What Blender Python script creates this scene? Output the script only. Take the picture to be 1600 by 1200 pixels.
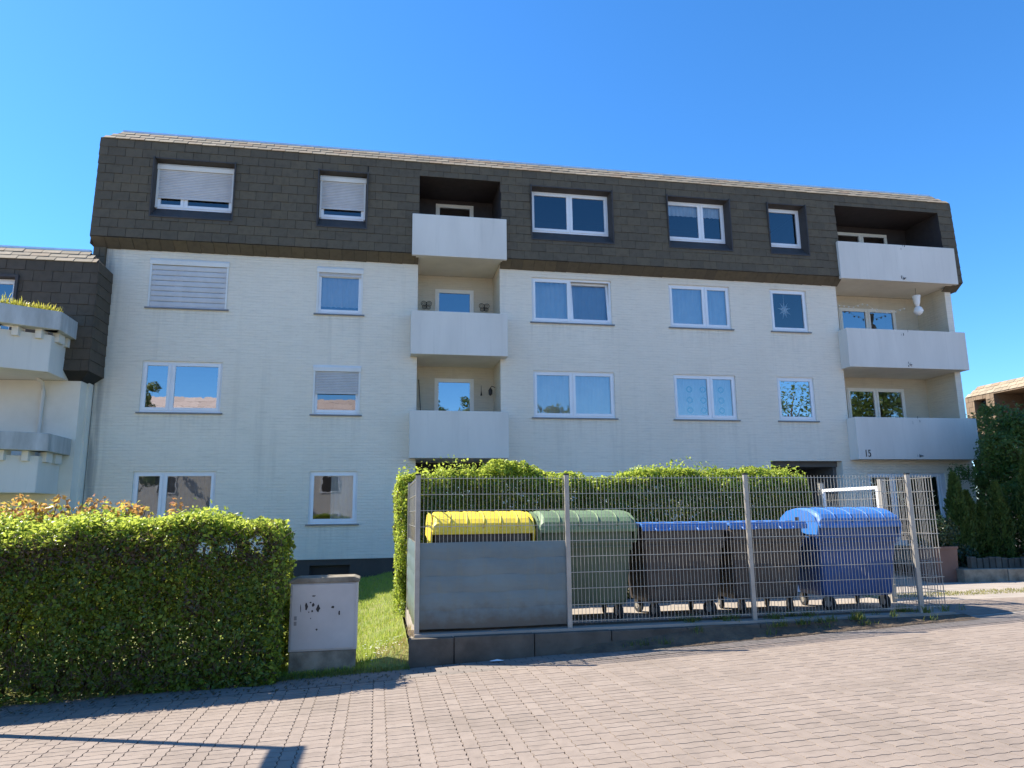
import bpy, bmesh, math, random
import numpy as np
from mathutils import Vector, Matrix
random.seed(7); rng = np.random.default_rng(7)
for o in list(bpy.data.objects): bpy.data.objects.remove(o)
scene = bpy.context.scene
COL = scene.collection
rad = math.radians

# ------------------------------------------------------------------ camera, sky, sun, exposure
F_PX, YAW, PITCH, ROLL, CAM_Z = 1110.0, rad(10.70), rad(10.343), rad(-0.675), 1.70
fw = Vector((math.sin(YAW)*math.cos(PITCH), math.cos(YAW)*math.cos(PITCH), math.sin(PITCH)))
rt = Vector((math.cos(YAW), -math.sin(YAW), 0)); up = rt.cross(fw)
r2 = rt*math.cos(ROLL)+up*math.sin(ROLL); u2 = up*math.cos(ROLL)-rt*math.sin(ROLL)
cd = bpy.data.cameras.new('camera'); cam = bpy.data.objects.new('camera', cd); COL.objects.link(cam)
cd.sensor_width = 36; cd.lens = 36*F_PX/1600; cd.clip_start = 0.05; cd.clip_end = 3000
mw = Matrix.Identity(4)
for i in range(3): mw[i][0], mw[i][1], mw[i][2] = r2[i], u2[i], -fw[i]
mw[2][3] = CAM_Z; cam.matrix_world = mw
scene.camera = cam
SUN_EL = rad(45.2); SX, SY = -0.886, 0.463              # horizontal direction towards the sun
w = bpy.data.worlds.new('World'); scene.world = w; w.use_nodes = True
nt = w.node_tree; bgn = nt.nodes['Background']
sky = nt.nodes.new('ShaderNodeTexSky'); sky.sky_type = 'NISHITA'; sky.sun_disc = False
sky.sun_elevation = SUN_EL; sky.sun_rotation = math.atan2(SX, SY)
sky.altitude = 300; sky.air_density = 1.0; sky.dust_density = 0.15; sky.ozone_density = 10.0
hs = nt.nodes.new('ShaderNodeHueSaturation'); hs.inputs['Saturation'].default_value = 1.12; hs.inputs['Hue'].default_value = .498
nt.links.new(sky.outputs[0], hs.inputs['Color']); nt.links.new(hs.outputs[0], bgn.inputs[0]); bgn.inputs[1].default_value = 0.12
sl = bpy.data.lights.new('sun', 'SUN'); sl.energy = 4.7; sl.angle = rad(0.4); sl.color = (1, .91, .78)
so = bpy.data.objects.new('sun', sl); COL.objects.link(so)
so.rotation_euler = Vector((-SX*math.cos(SUN_EL), -SY*math.cos(SUN_EL), -math.sin(SUN_EL))).to_track_quat('-Z', 'Y').to_euler()
so.location = (-20, 15, 30)
vs = scene.view_settings; vs.view_transform = 'Standard'; vs.look = 'None'; vs.gamma = 1; vs.use_curve_mapping = False
vs.exposure = 1.27

# ------------------------------------------------------------------ materials
def nmat(name):
    m = bpy.data.materials.new(name); m.use_nodes = True
    return m, m.node_tree, m.node_tree.nodes['Principled BSDF']
def N(nt, t, **kw):
    n = nt.nodes.new(t)
    for k, v in kw.items(): setattr(n, k, v)
    return n
def mix(nt, a, b, fac, mode='MIX'):
    n = N(nt, 'ShaderNodeMix', data_type='RGBA', blend_type=mode)
    for sock, v in ((n.inputs[0], fac), (n.inputs[6], a), (n.inputs[7], b)):
        if hasattr(v, 'is_linked') or hasattr(v, 'links'): nt.links.new(v, sock)
        elif isinstance(v, (int, float)): sock.default_value = v
        else: sock.default_value = (*v, 1)
    return n.outputs[2]
def ramp(nt, src, a, b):
    n = N(nt, 'ShaderNodeMapRange'); n.inputs[1].default_value = a; n.inputs[2].default_value = b
    nt.links.new(src, n.inputs[0]); return n.outputs[0]
def math_n(nt, op, a, b):
    n = N(nt, 'ShaderNodeMath', operation=op)
    for s, v in ((n.inputs[0], a), (n.inputs[1], b)):
        if isinstance(v, (int, float)): s.default_value = v
        else: nt.links.new(v, s)
    return n.outputs[0]
def coord(nt, scale=(1, 1, 1), kind='Object', rot=(0, 0, 0)):
    tc = N(nt, 'ShaderNodeTexCoord'); mp = N(nt, 'ShaderNodeMapping')
    mp.inputs['Scale'].default_value = scale; mp.inputs['Rotation'].default_value = rot
    nt.links.new(tc.outputs[kind], mp.inputs[0]); return mp.outputs[0]
def world_pos(nt, scale=(1, 1, 1)):
    g = N(nt, 'ShaderNodeNewGeometry'); mp = N(nt, 'ShaderNodeMapping'); mp.inputs['Scale'].default_value = scale
    nt.links.new(g.outputs['Position'], mp.inputs[0]); return mp.outputs[0]
def noise(nt, vec, scale, detail=4, rough=.55):
    n = N(nt, 'ShaderNodeTexNoise'); n.inputs['Scale'].default_value = scale; n.inputs['Detail'].default_value = detail
    n.inputs['Roughness'].default_value = rough; nt.links.new(vec, n.inputs['Vector']); return n.outputs['Fac']
def bump(nt, b, h, strength, dist=.01):
    n = N(nt, 'ShaderNodeBump'); n.inputs['Strength'].default_value = strength; n.inputs['Distance'].default_value = dist
    nt.links.new(h, n.inputs['Height']); nt.links.new(n.outputs[0], b.inputs['Normal']); return n
def piece_random(nt):
    oi = N(nt, 'ShaderNodeObjectInfo'); g = N(nt, 'ShaderNodeNewGeometry')
    return math_n(nt, 'FRACT', math_n(nt, 'ADD', oi.outputs['Random'], g.outputs['Random Per Island']), 0)
def simple(name, col, col2=None, rough=.6, nscale=6, bstr=.1, bdist=.004, metal=0, bscale=60, spec=.5, streak=False):
    m, nt, b = nmat(name); p = world_pos(nt)
    c2 = col2 or tuple(c*.8 for c in col)
    f = noise(nt, world_pos(nt, (1, 1, .25)) if streak else p, nscale, 6, .6)
    nt.links.new(mix(nt, col, c2, ramp(nt, f, .35, .7)), b.inputs['Base Color'])
    b.inputs['Roughness'].default_value = rough; b.inputs['Metallic'].default_value = metal
    b.inputs['Specular IOR Level'].default_value = spec
    if bstr: bump(nt, b, noise(nt, p, bscale, 3), bstr, bdist)
    return m
def pieces(name, cols, rough=.8, nscale=25, bstr=.25, spec=.3, stain=None, fine=150):
    """tile / stone material: each piece its own tone"""
    m, nt, b = nmat(name); p = world_pos(nt)
    cr = N(nt, 'ShaderNodeValToRGB'); el = cr.color_ramp.elements
    el[0].color = (*cols[0], 1); el[1].color = (*cols[-1], 1)
    for i, c in enumerate(cols[1:-1]):
        e = el.new((i+1)/(len(cols)-1)); e.color = (*c, 1)
    nt.links.new(piece_random(nt), cr.inputs[0])
    c = cr.outputs[0]
    c = mix(nt, c, tuple(v*.6 for v in cols[0]), math_n(nt, 'MULTIPLY', ramp(nt, noise(nt, p, nscale, 5), .45, .8), .5))
    c = mix(nt, c, tuple(min(1, v*1.25) for v in cols[-1]), math_n(nt, 'MULTIPLY', ramp(nt, noise(nt, p, fine, 2), .55, .8), .35))
    if stain: c = mix(nt, c, stain, math_n(nt, 'MULTIPLY', ramp(nt, noise(nt, p, .9, 5), .5, .75), .45))
    nt.links.new(c, b.inputs['Base Color']); b.inputs['Roughness'].default_value = rough
    b.inputs['Specular IOR Level'].default_value = spec
    bump(nt, b, noise(nt, p, fine, 3), bstr, .004)
    return m
def leaf_mat(name, cols, trans=.45, gloss=.35):
    m, nt, b = nmat(name)
    cr = N(nt, 'ShaderNodeValToRGB'); el = cr.color_ramp.elements
    el[0].color = (*cols[0], 1); el[1].color = (*cols[-1], 1)
    for i, c in enumerate(cols[1:-1]):
        e = el.new((i+1)/(len(cols)-1)); e.color = (*c, 1)
    g = N(nt, 'ShaderNodeNewGeometry'); nt.links.new(g.outputs['Random Per Island'], cr.inputs[0])
    nt.links.new(cr.outputs[0], b.inputs['Base Color']); b.inputs['Roughness'].default_value = gloss
    b.inputs['Specular IOR Level'].default_value = .35
    tr = N(nt, 'ShaderNodeBsdfTranslucent'); mx = N(nt, 'ShaderNodeMixShader'); mx.inputs[0].default_value = trans
    nt.links.new(mix(nt, cr.outputs[0], (1.0, .95, .25), .22, 'MIX'), tr.inputs[0])
    nt.links.new(b.outputs[0], mx.inputs[1]); nt.links.new(tr.outputs[0], mx.inputs[2])
    nt.links.new(mx.outputs[0], nt.nodes['Material Output'].inputs[0])
    return m
def glass_mat(name, tint=(.90, .94, .95), ior=2.0):
    m, nt, b = nmat(name)
    gl = N(nt, 'ShaderNodeBsdfGlossy'); gl.inputs['Roughness'].default_value = .01; gl.inputs[0].default_value = (.92, .96, 1, 1)
    tr = N(nt, 'ShaderNodeBsdfTransparent'); tr.inputs[0].default_value = (*tint, 1)
    fr = N(nt, 'ShaderNodeFresnel'); fr.inputs[0].default_value = ior
    bp = N(nt, 'ShaderNodeBump'); bp.inputs['Strength'].default_value = .04; bp.inputs['Distance'].default_value = .02
    nt.links.new(noise(nt, world_pos(nt), 2.2, 2), bp.inputs['Height']); nt.links.new(bp.outputs[0], gl.inputs['Normal'])
    mx = N(nt, 'ShaderNodeMixShader'); nt.links.new(fr.outputs[0], mx.inputs[0])
    nt.links.new(tr.outputs[0], mx.inputs[1]); nt.links.new(gl.outputs[0], mx.inputs[2])
    nt.links.new(mx.outputs[0], nt.nodes['Material Output'].inputs[0])
    return m
def facade_mat(name, col, col2):
    m, nt, b = nmat(name)
    g = N(nt, 'ShaderNodeNewGeometry'); s = N(nt, 'ShaderNodeSeparateXYZ'); nt.links.new(g.outputs['Position'], s.inputs[0])
    c = N(nt, 'ShaderNodeCombineXYZ'); nt.links.new(math_n(nt, 'ADD', s.outputs[0], s.outputs[1]), c.inputs[0]); nt.links.new(s.outputs[2], c.inputs[1])
    br = N(nt, 'ShaderNodeTexBrick'); br.inputs['Scale'].default_value = 1; br.inputs['Brick Width'].default_value = .30
    br.inputs['Row Height'].default_value = .078; br.inputs['Mortar Size'].default_value = .007; br.inputs['Mortar Smooth'].default_value = .5
    br.inputs['Color1'].default_value = (1, 1, 1, 1); br.inputs['Color2'].default_value = (.75, .75, .75, 1); br.inputs['Mortar'].default_value = (.15, .15, .15, 1)
    nt.links.new(c.outputs[0], br.inputs['Vector'])
    p = world_pos(nt)
    big = noise(nt, world_pos(nt, (1, 1, .35)), .7, 5)
    cc = mix(nt, col, col2, ramp(nt, big, .4, .75))
    streak = noise(nt, world_pos(nt, (2.2, 2.2, 26)), 1.0, 4, .7)
    cc = mix(nt, cc, tuple(v*.78 for v in col2), math_n(nt, 'MULTIPLY', ramp(nt, streak, .5, .72), .46))
    cc = mix(nt, cc, tuple(v*.74 for v in col2), math_n(nt, 'MULTIPLY', math_n(nt, 'SUBTRACT', 1.0, br.outputs['Color']), .17))
    cc = mix(nt, cc, tuple(v*.70 for v in col2), math_n(nt, 'MULTIPLY', ramp(nt, noise(nt, world_pos(nt, (2.6, 2.6, .16)), 1.0, 5, .65), .56, .80), .40))
    # rain streaks running down from the neighbour's corner
    sx = N(nt, 'ShaderNodeMapRange'); sx.inputs[1].default_value = -6.62; sx.inputs[2].default_value = -6.98
    nt.links.new(s.outputs[0], sx.inputs[0])
    cc = mix(nt, cc, (.22, .22, .21), math_n(nt, 'MULTIPLY', math_n(nt, 'MULTIPLY', sx.outputs[0], ramp(nt, noise(nt, world_pos(nt, (5, 5, .35)), 1.4, 4), .3, .6)), .75))
    # faint dirt runs under the window sills
    mx_ = 0
    for a, b2 in ((-5.97, -4.03), (-1.74, -.52), (4.23, 6.62), (8.42, 10.38), (11.72, 12.95)):
        n = N(nt, 'ShaderNodeMath', operation='COMPARE'); nt.links.new(s.outputs[0], n.inputs[0]); n.inputs[1].default_value = (a+b2)/2; n.inputs[2].default_value = (b2-a)/2+.05; mx_ = math_n(nt, 'ADD', mx_, n.outputs[0]) if mx_ else n.outputs[0]
    mz_ = 0
    for z0 in (1.46, 4.30, 7.05):
        mr = N(nt, 'ShaderNodeMapRange'); nt.links.new(s.outputs[2], mr.inputs[0]); mr.inputs[1].default_value = z0-.75; mr.inputs[2].default_value = z0
        n = N(nt, 'ShaderNodeMath', operation='LESS_THAN'); nt.links.new(s.outputs[2], n.inputs[0]); n.inputs[1].default_value = z0
        q = math_n(nt, 'MULTIPLY', mr.outputs[0], n.outputs[0]); mz_ = math_n(nt, 'ADD', mz_, q) if mz_ else q
    # keep only the lowest applicable row
    md = math_n(nt, 'MULTIPLY', math_n(nt, 'FRACT', math_n(nt, 'MULTIPLY', mz_, .999), 0), mx_)
    cc = mix(nt, cc, (.33, .30, .24), math_n(nt, 'MULTIPLY', math_n(nt, 'MULTIPLY', md, ramp(nt, noise(nt, world_pos(nt, (7, 7, .5)), 1.6, 4), .42, .7)), .17))
    nt.links.new(cc, b.inputs['Base Color']); b.inputs['Roughness'].default_value = .75; b.inputs['Specular IOR Level'].default_value = .25
    h = math_n(nt, 'ADD', br.outputs['Color'], math_n(nt, 'MULTIPLY', noise(nt, world_pos(nt, (14, 14, 60)), 1, 4), 1.3))
    bump(nt, b, h, .75, .013)
    return m
M = {}
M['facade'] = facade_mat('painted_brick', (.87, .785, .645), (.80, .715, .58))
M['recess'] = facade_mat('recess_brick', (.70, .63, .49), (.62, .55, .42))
M['plaster'] = simple('white_plaster', (.80, .745, .64), (.69, .64, .54), .85, 1.2, .15)
m, nt, b = nmat('parapet_concrete')
c = mix(nt, (.75, .705, .63), (.66, .62, .55), ramp(nt, noise(nt, world_pos(nt, (1, 1, .3)), 1.3, 5), .35, .7))
c = mix(nt, c, (.42, .39, .34), math_n(nt, 'MULTIPLY', ramp(nt, noise(nt, world_pos(nt, (7, 7, .35)), 1.1, 5, .65), .55, .78), .24))
c = mix(nt, c, (.30, .27, .23), math_n(nt, 'MULTIPLY', ramp(nt, noise(nt, world_pos(nt, (1, 1, 1)), 9, 5, .7), .66, .8), .30))
nt.links.new(c, b.inputs['Base Color']); b.inputs['Roughness'].default_value = .8; b.inputs['Specular IOR Level'].default_value = .3
bump(nt, b, noise(nt, world_pos(nt), 60, 3), .15, .003); M['parapet'] = m
M['old_concrete'] = simple('weathered_concrete', (.56, .56, .54), (.30, .30, .28), .9, 2.6, .3, .006, streak=True)
M['shaderender'] = simple('shaded_render', (.13, .13, .14), (.10, .10, .11), .85, 2, .2)
M['plinth'] = simple('dark_plinth', (.062, .050, .042), (.075, .062, .052), .85, 3, .2)
M['shingle'] = pieces('slate_shingle', [(.110, .092, .067), (.120, .100, .072), (.129, .107, .076), (.137, .111, .075)], .85, 7, .3, spec=.12)
M['shingle_l'] = pieces('slate_shingle_grey', [(.092, .076, .058), (.101, .083, .063), (.108, .088, .067)], .85, 7, .3, spec=.12)
M['rooftile'] = pieces('roof_edge_tile', [(.24, .20, .14), (.30, .25, .175), (.35, .29, .205), (.28, .20, .13)], .85, 12, .35)
M['browntile'] = pieces('brown_shingle', [(.16, .115, .075), (.20, .145, .095), (.23, .17, .11)], .8, 8, .3)
M['backing'] = simple('shingle_joint', (.022, .020, .018), None, .9, 4, 0)
M['trimdark'] = simple('dark_fibre_board', (.060, .053, .049), (.045, .04, .038), .7, 3, .12)
M['liningshade'] = simple('dark_lining_and_shade', (.045, .036, .034), (.030, .024, .024), .7, 5, .2)
M['pvc'] = simple('white_window_frame', (.82, .83, .84), (.76, .77, .78), .35, 2, 0)
M['cream'] = simple('cream_door_frame', (.88, .85, .76), (.80, .77, .68), .45, 2, 0)
M['shutter'] = simple('shutter_slat', (.60, .59, .585), (.52, .51, .505), .5, 3, 0)
M['shutterbox'] = simple('shutter_box', (.78, .76, .71), (.70, .68, .63), .5, 2, 0)
M['glass'] = glass_mat('window_glass', ior=3.0)
M['glassd'] = glass_mat('window_glass_clear', (.82, .87, .89), 3.1)
M['glasst'] = glass_mat('window_glass_top', (.80, .85, .88), 2.1)
M['glassm'] = glass_mat('window_glass_mirror', (.80, .85, .88), 4.6)
M['room'] = simple('room_wall', (.13, .125, .12), None, .9, 2, 0)
M['curtain'] = simple('white_curtain', (.90, .91, .92), (.80, .82, .85), .9, 3, 0)
M['curtainb'] = simple('dark_curtain', (.22, .23, .25), (.12, .13, .15), .9, 3, 0)
M['teal'] = simple('teal_print', (.10, .42, .45), None, .9, 3, 0)
M['lead'] = simple('sill_metal', (.22, .225, .23), (.17, .17, .175), .5, 4, 0, metal=.3)
M['metaledge'] = simple('roof_edge_metal', (.75, .75, .74), (.6, .6, .6), .35, 4, 0, metal=.5)
M['blackmetal'] = simple('black_metal', (.02, .02, .02), None, .5, 6, 0)
M['black'] = simple('black_paint', (.012, .012, .014), None, .5, 8, 0)
M['paver'] = pieces('concrete_paver', [(.250, .204, .168), (.264, .216, .178), (.278, .228, .188), (.256, .208, .170), (.288, .238, .197)], .88, 9, .35, stain=(.15, .125, .10), fine=220)
M['pavergrey'] = pieces('grey_edging_paver', [(.20, .175, .15), (.23, .20, .17), (.25, .21, .18)], .9, 12, .35, fine=200)
M['joint'] = simple('joint_sand', (.080, .062, .048), (.052, .041, .032), .95, 30, .3)
m, nt, b = nmat('ground_pavers'); br = N(nt, 'ShaderNodeTexBrick'); br.inputs['Scale'].default_value = 1; br.inputs['Brick Width'].default_value = .225; br.inputs['Row Height'].default_value = .1125
br.inputs['Mortar Size'].default_value = .006; br.inputs['Color1'].default_value = (.31, .255, .205, 1); br.inputs['Color2'].default_value = (.27, .22, .175, 1); br.inputs['Mortar'].default_value = (.09, .07, .055, 1)
nt.links.new(world_pos(nt), br.inputs['Vector']); nt.links.new(br.outputs['Color'], b.inputs['Base Color']); b.inputs['Roughness'].default_value = .9; M['groundpave'] = m
M['kerb'] = simple('kerb_concrete', (.135, .115, .09), (.05, .042, .033), .92, 2.2, .4, .006)
M['floor'] = simple('yard_concrete', (.36, .315, .265), (.28, .245, .205), .9, 2.5, .25)
M['soil'] = simple('soil', (.075, .055, .038), (.16, .115, .07), .95, 6, .7, .03, bscale=30)
M['turf'] = simple('turf_soil', (.17, .22, .05), (.22, .20, .07), .95, 3, .7, .03, bscale=40)
M['galv'] = simple('galvanised_steel', (.44, .42, .375), (.36, .34, .305), .45, 9, 0, metal=.55)
M['post'] = simple('grey_fence_post', (.40, .37, .32), (.32, .295, .255), .5, 7, 0, metal=.3)
m, nt, b = nmat('privacy_strip'); p = world_pos(nt)
c = mix(nt, (.145, .195, .202), (.112, .155, .166), ramp(nt, noise(nt, p, 2.4, 5), .35, .7))
c = mix(nt, c, (.15, .18, .16), math_n(nt, 'MULTIPLY', ramp(nt, noise(nt, world_pos(nt, (9, 9, 1.2)), 1.6, 4), .52, .72), .6))
zz = N(nt, 'ShaderNodeSeparateXYZ'); nt.links.new(p, zz.inputs[0])
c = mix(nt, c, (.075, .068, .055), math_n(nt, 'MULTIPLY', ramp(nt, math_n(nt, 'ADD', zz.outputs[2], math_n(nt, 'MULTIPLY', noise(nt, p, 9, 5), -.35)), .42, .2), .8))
nt.links.new(c, b.inputs['Base Color']); b.inputs['Roughness'].default_value = .42
bump(nt, b, noise(nt, world_pos(nt, (2, 2, 30)), 1.5, 3), .25, .01); M['privacy'] = m
def plastic(name, col, rough=.42, dirt=.35):
    m, nt, b = nmat(name); p = world_pos(nt)
    c = mix(nt, col, tuple(v*.72+.02 for v in col), ramp(nt, noise(nt, p, 3.5, 5), .4, .75))
    c = mix(nt, c, (.16, .145, .12), math_n(nt, 'MULTIPLY', ramp(nt, noise(nt, world_pos(nt, (6, 6, 1.5)), 1.4, 6, .65), .52, .78), dirt))
    nt.links.new(c, b.inputs['Base Color']); nt.links.new(ramp(nt, noise(nt, p, 5, 4), -.6, 1.6), b.inputs['Roughness'])
    b.inputs['Roughness'].default_value = rough; b.inputs['Specular IOR Level'].default_value = .45
    bump(nt, b, noise(nt, p, 180, 2), .12, .002); return m
M['yellow'] = plastic('yellow_plastic', (.86, .66, .05)); M['green'] = plastic('green_plastic', (.155, .235, .125))
M['greenb'] = plastic('dark_green_plastic', (.085, .125, .072)); M['blue'] = plastic('blue_plastic', (.030, .165, .50))
M['blueb'] = plastic('deep_blue_plastic', (.014, .074, .25)); M['anthracite'] = plastic('anthracite_plastic', (.060, .047, .039), dirt=.5)
M['rubber'] = simple('rubber', (.02, .02, .02), None, .8, 20, 0); M['hub'] = simple('wheel_hub', (.42, .40, .36), (.25, .23, .2), .5, 20, 0, metal=.4)
M['cabinet'] = simple('grey_cabinet_paint', (.50, .475, .44), (.43, .405, .375), .5, 2.5, .05)
M['cabbase'] = simple('stained_base', (.30, .265, .20), (.13, .11, .08), .9, 5, .4, .006)
M['terracotta'] = simple('brown_pot', (.20, .115, .085), (.15, .085, .065), .8, 3, .2)
M['bark'] = simple('bark', (.085, .058, .038), (.045, .032, .022), .95, 14, .6, .01)
M['twig'] = simple('twig', (.095, .058, .042), (.05, .032, .025), .9, 20, 0)
M['lf_hedge'] = leaf_mat('hedge_leaf', [(.050, .092, .014), (.080, .138, .018), (.120, .190, .022), (.165, .245, .026), (.060, .105, .016)], .42)
M['lf_brown'] = leaf_mat('hedge_dry_leaf', [(.080, .052, .030), (.060, .055, .022), (.11, .065, .038)], .3)
M['lf_back'] = leaf_mat('hornbeam_leaf', [(.060, .110, .020), (.095, .155, .026), (.140, .210, .034), (.075, .125, .024)], .45)
M['lf_tip'] = leaf_mat('fresh_sunlit_leaf', [(.34, .45, .045), (.42, .53, .06), (.25, .37, .035)], .55)  # new growth, brightened so that sunlight is part of the colour
M['lf_red'] = leaf_mat('red_young_leaf', [(.46, .17, .075), (.54, .27, .09), (.40, .13, .07), (.50, .38, .07)], .5)
M['lf_yel'] = leaf_mat('yellow_green_leaf', [(.42, .38, .04), (.32, .36, .04), (.50, .42, .07)], .5)
M['lf_thuja'] = leaf_mat('thuja_spray', [(.035, .070, .016), (.055, .10, .020), (.085, .135, .026)], .3, .5)
M['lf_bush'] = leaf_mat('bush_leaf', [(.035, .085, .020), (.055, .12, .026), (.085, .165, .034)], .4)
M['lf_ever'] = leaf_mat('evergreen_leaf', [(.016, .036, .016), (.026, .052, .022)], .2, .3)
M['lf_tree'] = leaf_mat('tree_leaf', [(.05, .09, .02), (.08, .13, .03), (.10, .15, .035)], .4)
M['grass'] = leaf_mat('grass_blade', [(.19, .30, .035), (.26, .39, .045), (.33, .45, .06), (.38, .38, .11)], .45, .5)
M['weed'] = leaf_mat('weed_leaf', [(.06, .11, .02), (.10, .16, .03), (.14, .15, .05)], .4, .5)
M['drystrip'] = leaf_mat('dry_strip_grass', [(.22, .22, .07), (.30, .26, .11), (.16, .20, .05)], .4, .6)
M['drygrass'] = leaf_mat('dry_grass', [(.32, .22, .11), (.25, .17, .08), (.38, .29, .16)], .4, .6)
M['petal'] = simple('white_petal', (.82, .82, .80), None, .8, 3, 0)
M['paper'] = simple('white_paper', (.85, .85, .83), (.78, .78, .76), .8, 4, 0)
M['oppwall'] = simple('opposite_wall', (.70, .67, .62), (.62, .59, .55), .9, 2, .2)
M['opproof'] = pieces('opposite_roof_tile', [(.46, .36, .32), (.52, .42, .37), (.42, .33, .29)], .85, 6, .3)

# ------------------------------------------------------------------ helpers
class MB:
    def __init__(s): s.v = []; s.f = []
    def add(s, vs, fs):
        n = len(s.v); s.v += [tuple(v) for v in vs]; s.f += [tuple(i+n for i in f) for f in fs]; return s
    def quad(s, a, b, c, d): return s.add((a, b, c, d), ((0, 1, 2, 3),))
    def box(s, x0, x1, y0, y1, z0, z1):
        return s.add([(x0, y0, z0), (x1, y0, z0), (x1, y1, z0), (x0, y1, z0), (x0, y0, z1), (x1, y0, z1), (x1, y1, z1), (x0, y1, z1)],
                     [(0, 3, 2, 1), (4, 5, 6, 7), (0, 1, 5, 4), (1, 2, 6, 5), (2, 3, 7, 6), (3, 0, 4, 7)])
    def prism(s, poly, z0, z1):
        n = len(poly)
        return s.add([(x, y, z0) for x, y in poly]+[(x, y, z1) for x, y in poly],
                     [tuple(reversed(range(n))), tuple(range(n, 2*n))]+[(i, (i+1) % n, n+(i+1) % n, n+i) for i in range(n)])
    def extrude_x(s, prof, x0, x1):                      # profile of (y,z), along x
        n = len(prof)
        return s.add([(x0, y, z) for y, z in prof]+[(x1, y, z) for y, z in prof],
                     [tuple(range(n)), tuple(reversed(range(n, 2*n)))]+[(i, n+i, n+(i+1) % n, (i+1) % n) for i in range(n)])
    def tube(s, pts, r, n=6, cap=True):
        pts = [Vector(p) for p in pts]; rs = r if isinstance(r, (list, tuple)) else [r]*len(pts)
        vs = []; fs = []
        for i, p in enumerate(pts):
            d = (pts[min(i+1, len(pts)-1)]-pts[max(i-1, 0)]).normalized()
            a = d.cross(Vector((0, 0, 1)) if abs(d.z) < .9 else Vector((1, 0, 0))).normalized(); b2 = d.cross(a)
            for k in range(n):
                t = 2*math.pi*k/n; vs.append(p+(a*math.cos(t)+b2*math.sin(t))*rs[i])
        for i in range(len(pts)-1):
            for k in range(n): fs.append((i*n+k, i*n+(k+1) % n, (i+1)*n+(k+1) % n, (i+1)*n+k))
        if cap: fs += [tuple(reversed(range(n))), tuple(range((len(pts)-1)*n, len(pts)*n))]
        return s.add(vs, fs)
    def mesh(s, name, mat, smooth=False, bevel=0):
        me = bpy.data.meshes.new(name); me.from_pydata(s.v, [], s.f)
        me.validate(clean_customdata=False)
        if bevel:
            bm = bmesh.new(); bm.from_mesh(me); bmesh.ops.remove_doubles(bm, verts=bm.verts, dist=1e-5)
            bmesh.ops.bevel(bm, geom=[e for e in bm.edges if len(e.link_faces) == 2 and e.calc_face_angle(0) > .6], offset=bevel, segments=2, affect='EDGES', profile=.6, clamp_overlap=True)
            bm.to_mesh(me); bm.free()
        if mat: me.materials.append(M[mat] if isinstance(mat, str) else mat)
        if smooth:
            for p in me.polygons: p.use_smooth = True
        return me
    def build(s, name, mat, parent=None, smooth=False, bevel=0, **tags):
        o = bpy.data.objects.new(name, s.mesh(name, mat, smooth, bevel)); COL.objects.link(o); o.parent = parent
        if smooth and bevel == 0: pass
        tag(o, **tags); return o
def tag(o, label=None, cat=None, group=None, kind=None):
    if label: o['label'] = label
    if cat: o['category'] = cat
    if group: o['group'] = group
    if kind: o['kind'] = kind
    return o
def thing(name, label, cat, loc=(0, 0, 0), group=None, parent=None):
    o = bpy.data.objects.new(name, None); COL.objects.link(o); o.empty_display_size = .2
    o.parent = parent; tag(o, label, cat, group)
    return o                                             # children are modelled in world coordinates
def fast_mesh(name, verts, faces, mat):                  # verts (n,3), faces (m,3 or 4) arrays
    me = bpy.data.meshes.new(name); nv, nf, k = len(verts), len(faces), faces.shape[1]
    me.vertices.add(nv); me.vertices.foreach_set('co', np.ascontiguousarray(verts, np.float32).ravel())
    me.loops.add(nf*k); me.loops.foreach_set('vertex_index', np.ascontiguousarray(faces, np.int32).ravel())
    me.polygons.add(nf); me.polygons.foreach_set('loop_start', np.arange(0, nf*k, k, dtype=np.int32))
    me.polygons.foreach_set('loop_total', np.full(nf, k, np.int32)); me.update(calc_edges=True)
    me.materials.append(M[mat]); return me
def fast_obj(name, verts, faces, mat, parent=None, **tags):
    o = bpy.data.objects.new(name, fast_mesh(name, verts, faces, mat)); COL.objects.link(o); o.parent = parent; tag(o, **tags); return o
def leaves(name, P, Nrm, size, mat, parent=None, aspect=.6, fold=.25, jitter=.8, **tags):
    """one folded rhombus (two triangles) per leaf"""
    n = len(P); P = np.asarray(P); Nn = np.asarray(Nrm, float)+rng.normal(0, jitter, (n, 3)); Nn /= np.linalg.norm(Nn, axis=1)[:, None]+1e-9
    T = rng.normal(0, 1, (n, 3)); T -= (T*Nn).sum(1)[:, None]*Nn; T /= np.linalg.norm(T, axis=1)[:, None]+1e-9
    B = np.cross(Nn, T); s = (np.asarray(size)*rng.uniform(.5, 1.5, n))[:, None]
    a = P-T*s*.5; c2 = P+T*s*.5; l = P+B*s*aspect*.5+Nn*s*fold*.5; r = P-B*s*aspect*.5+Nn*s*fold*.5
    V = np.stack([a, l, c2, r], 1).reshape(-1, 3); i = np.arange(n)[:, None]*4
    Fc = np.concatenate([i+np.array([[0, 1, 2]]), i+np.array([[0, 2, 3]])], 0)
    return fast_obj(name, V, Fc, mat, parent, **tags)
def wav(P, f, seed):
    r = np.random.default_rng(seed); out = 0
    for _ in range(6):
        k = r.normal(0, f, 3); out = out+np.sin(P@k+r.uniform(0, 6.28))
    return out/6**.5
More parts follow.
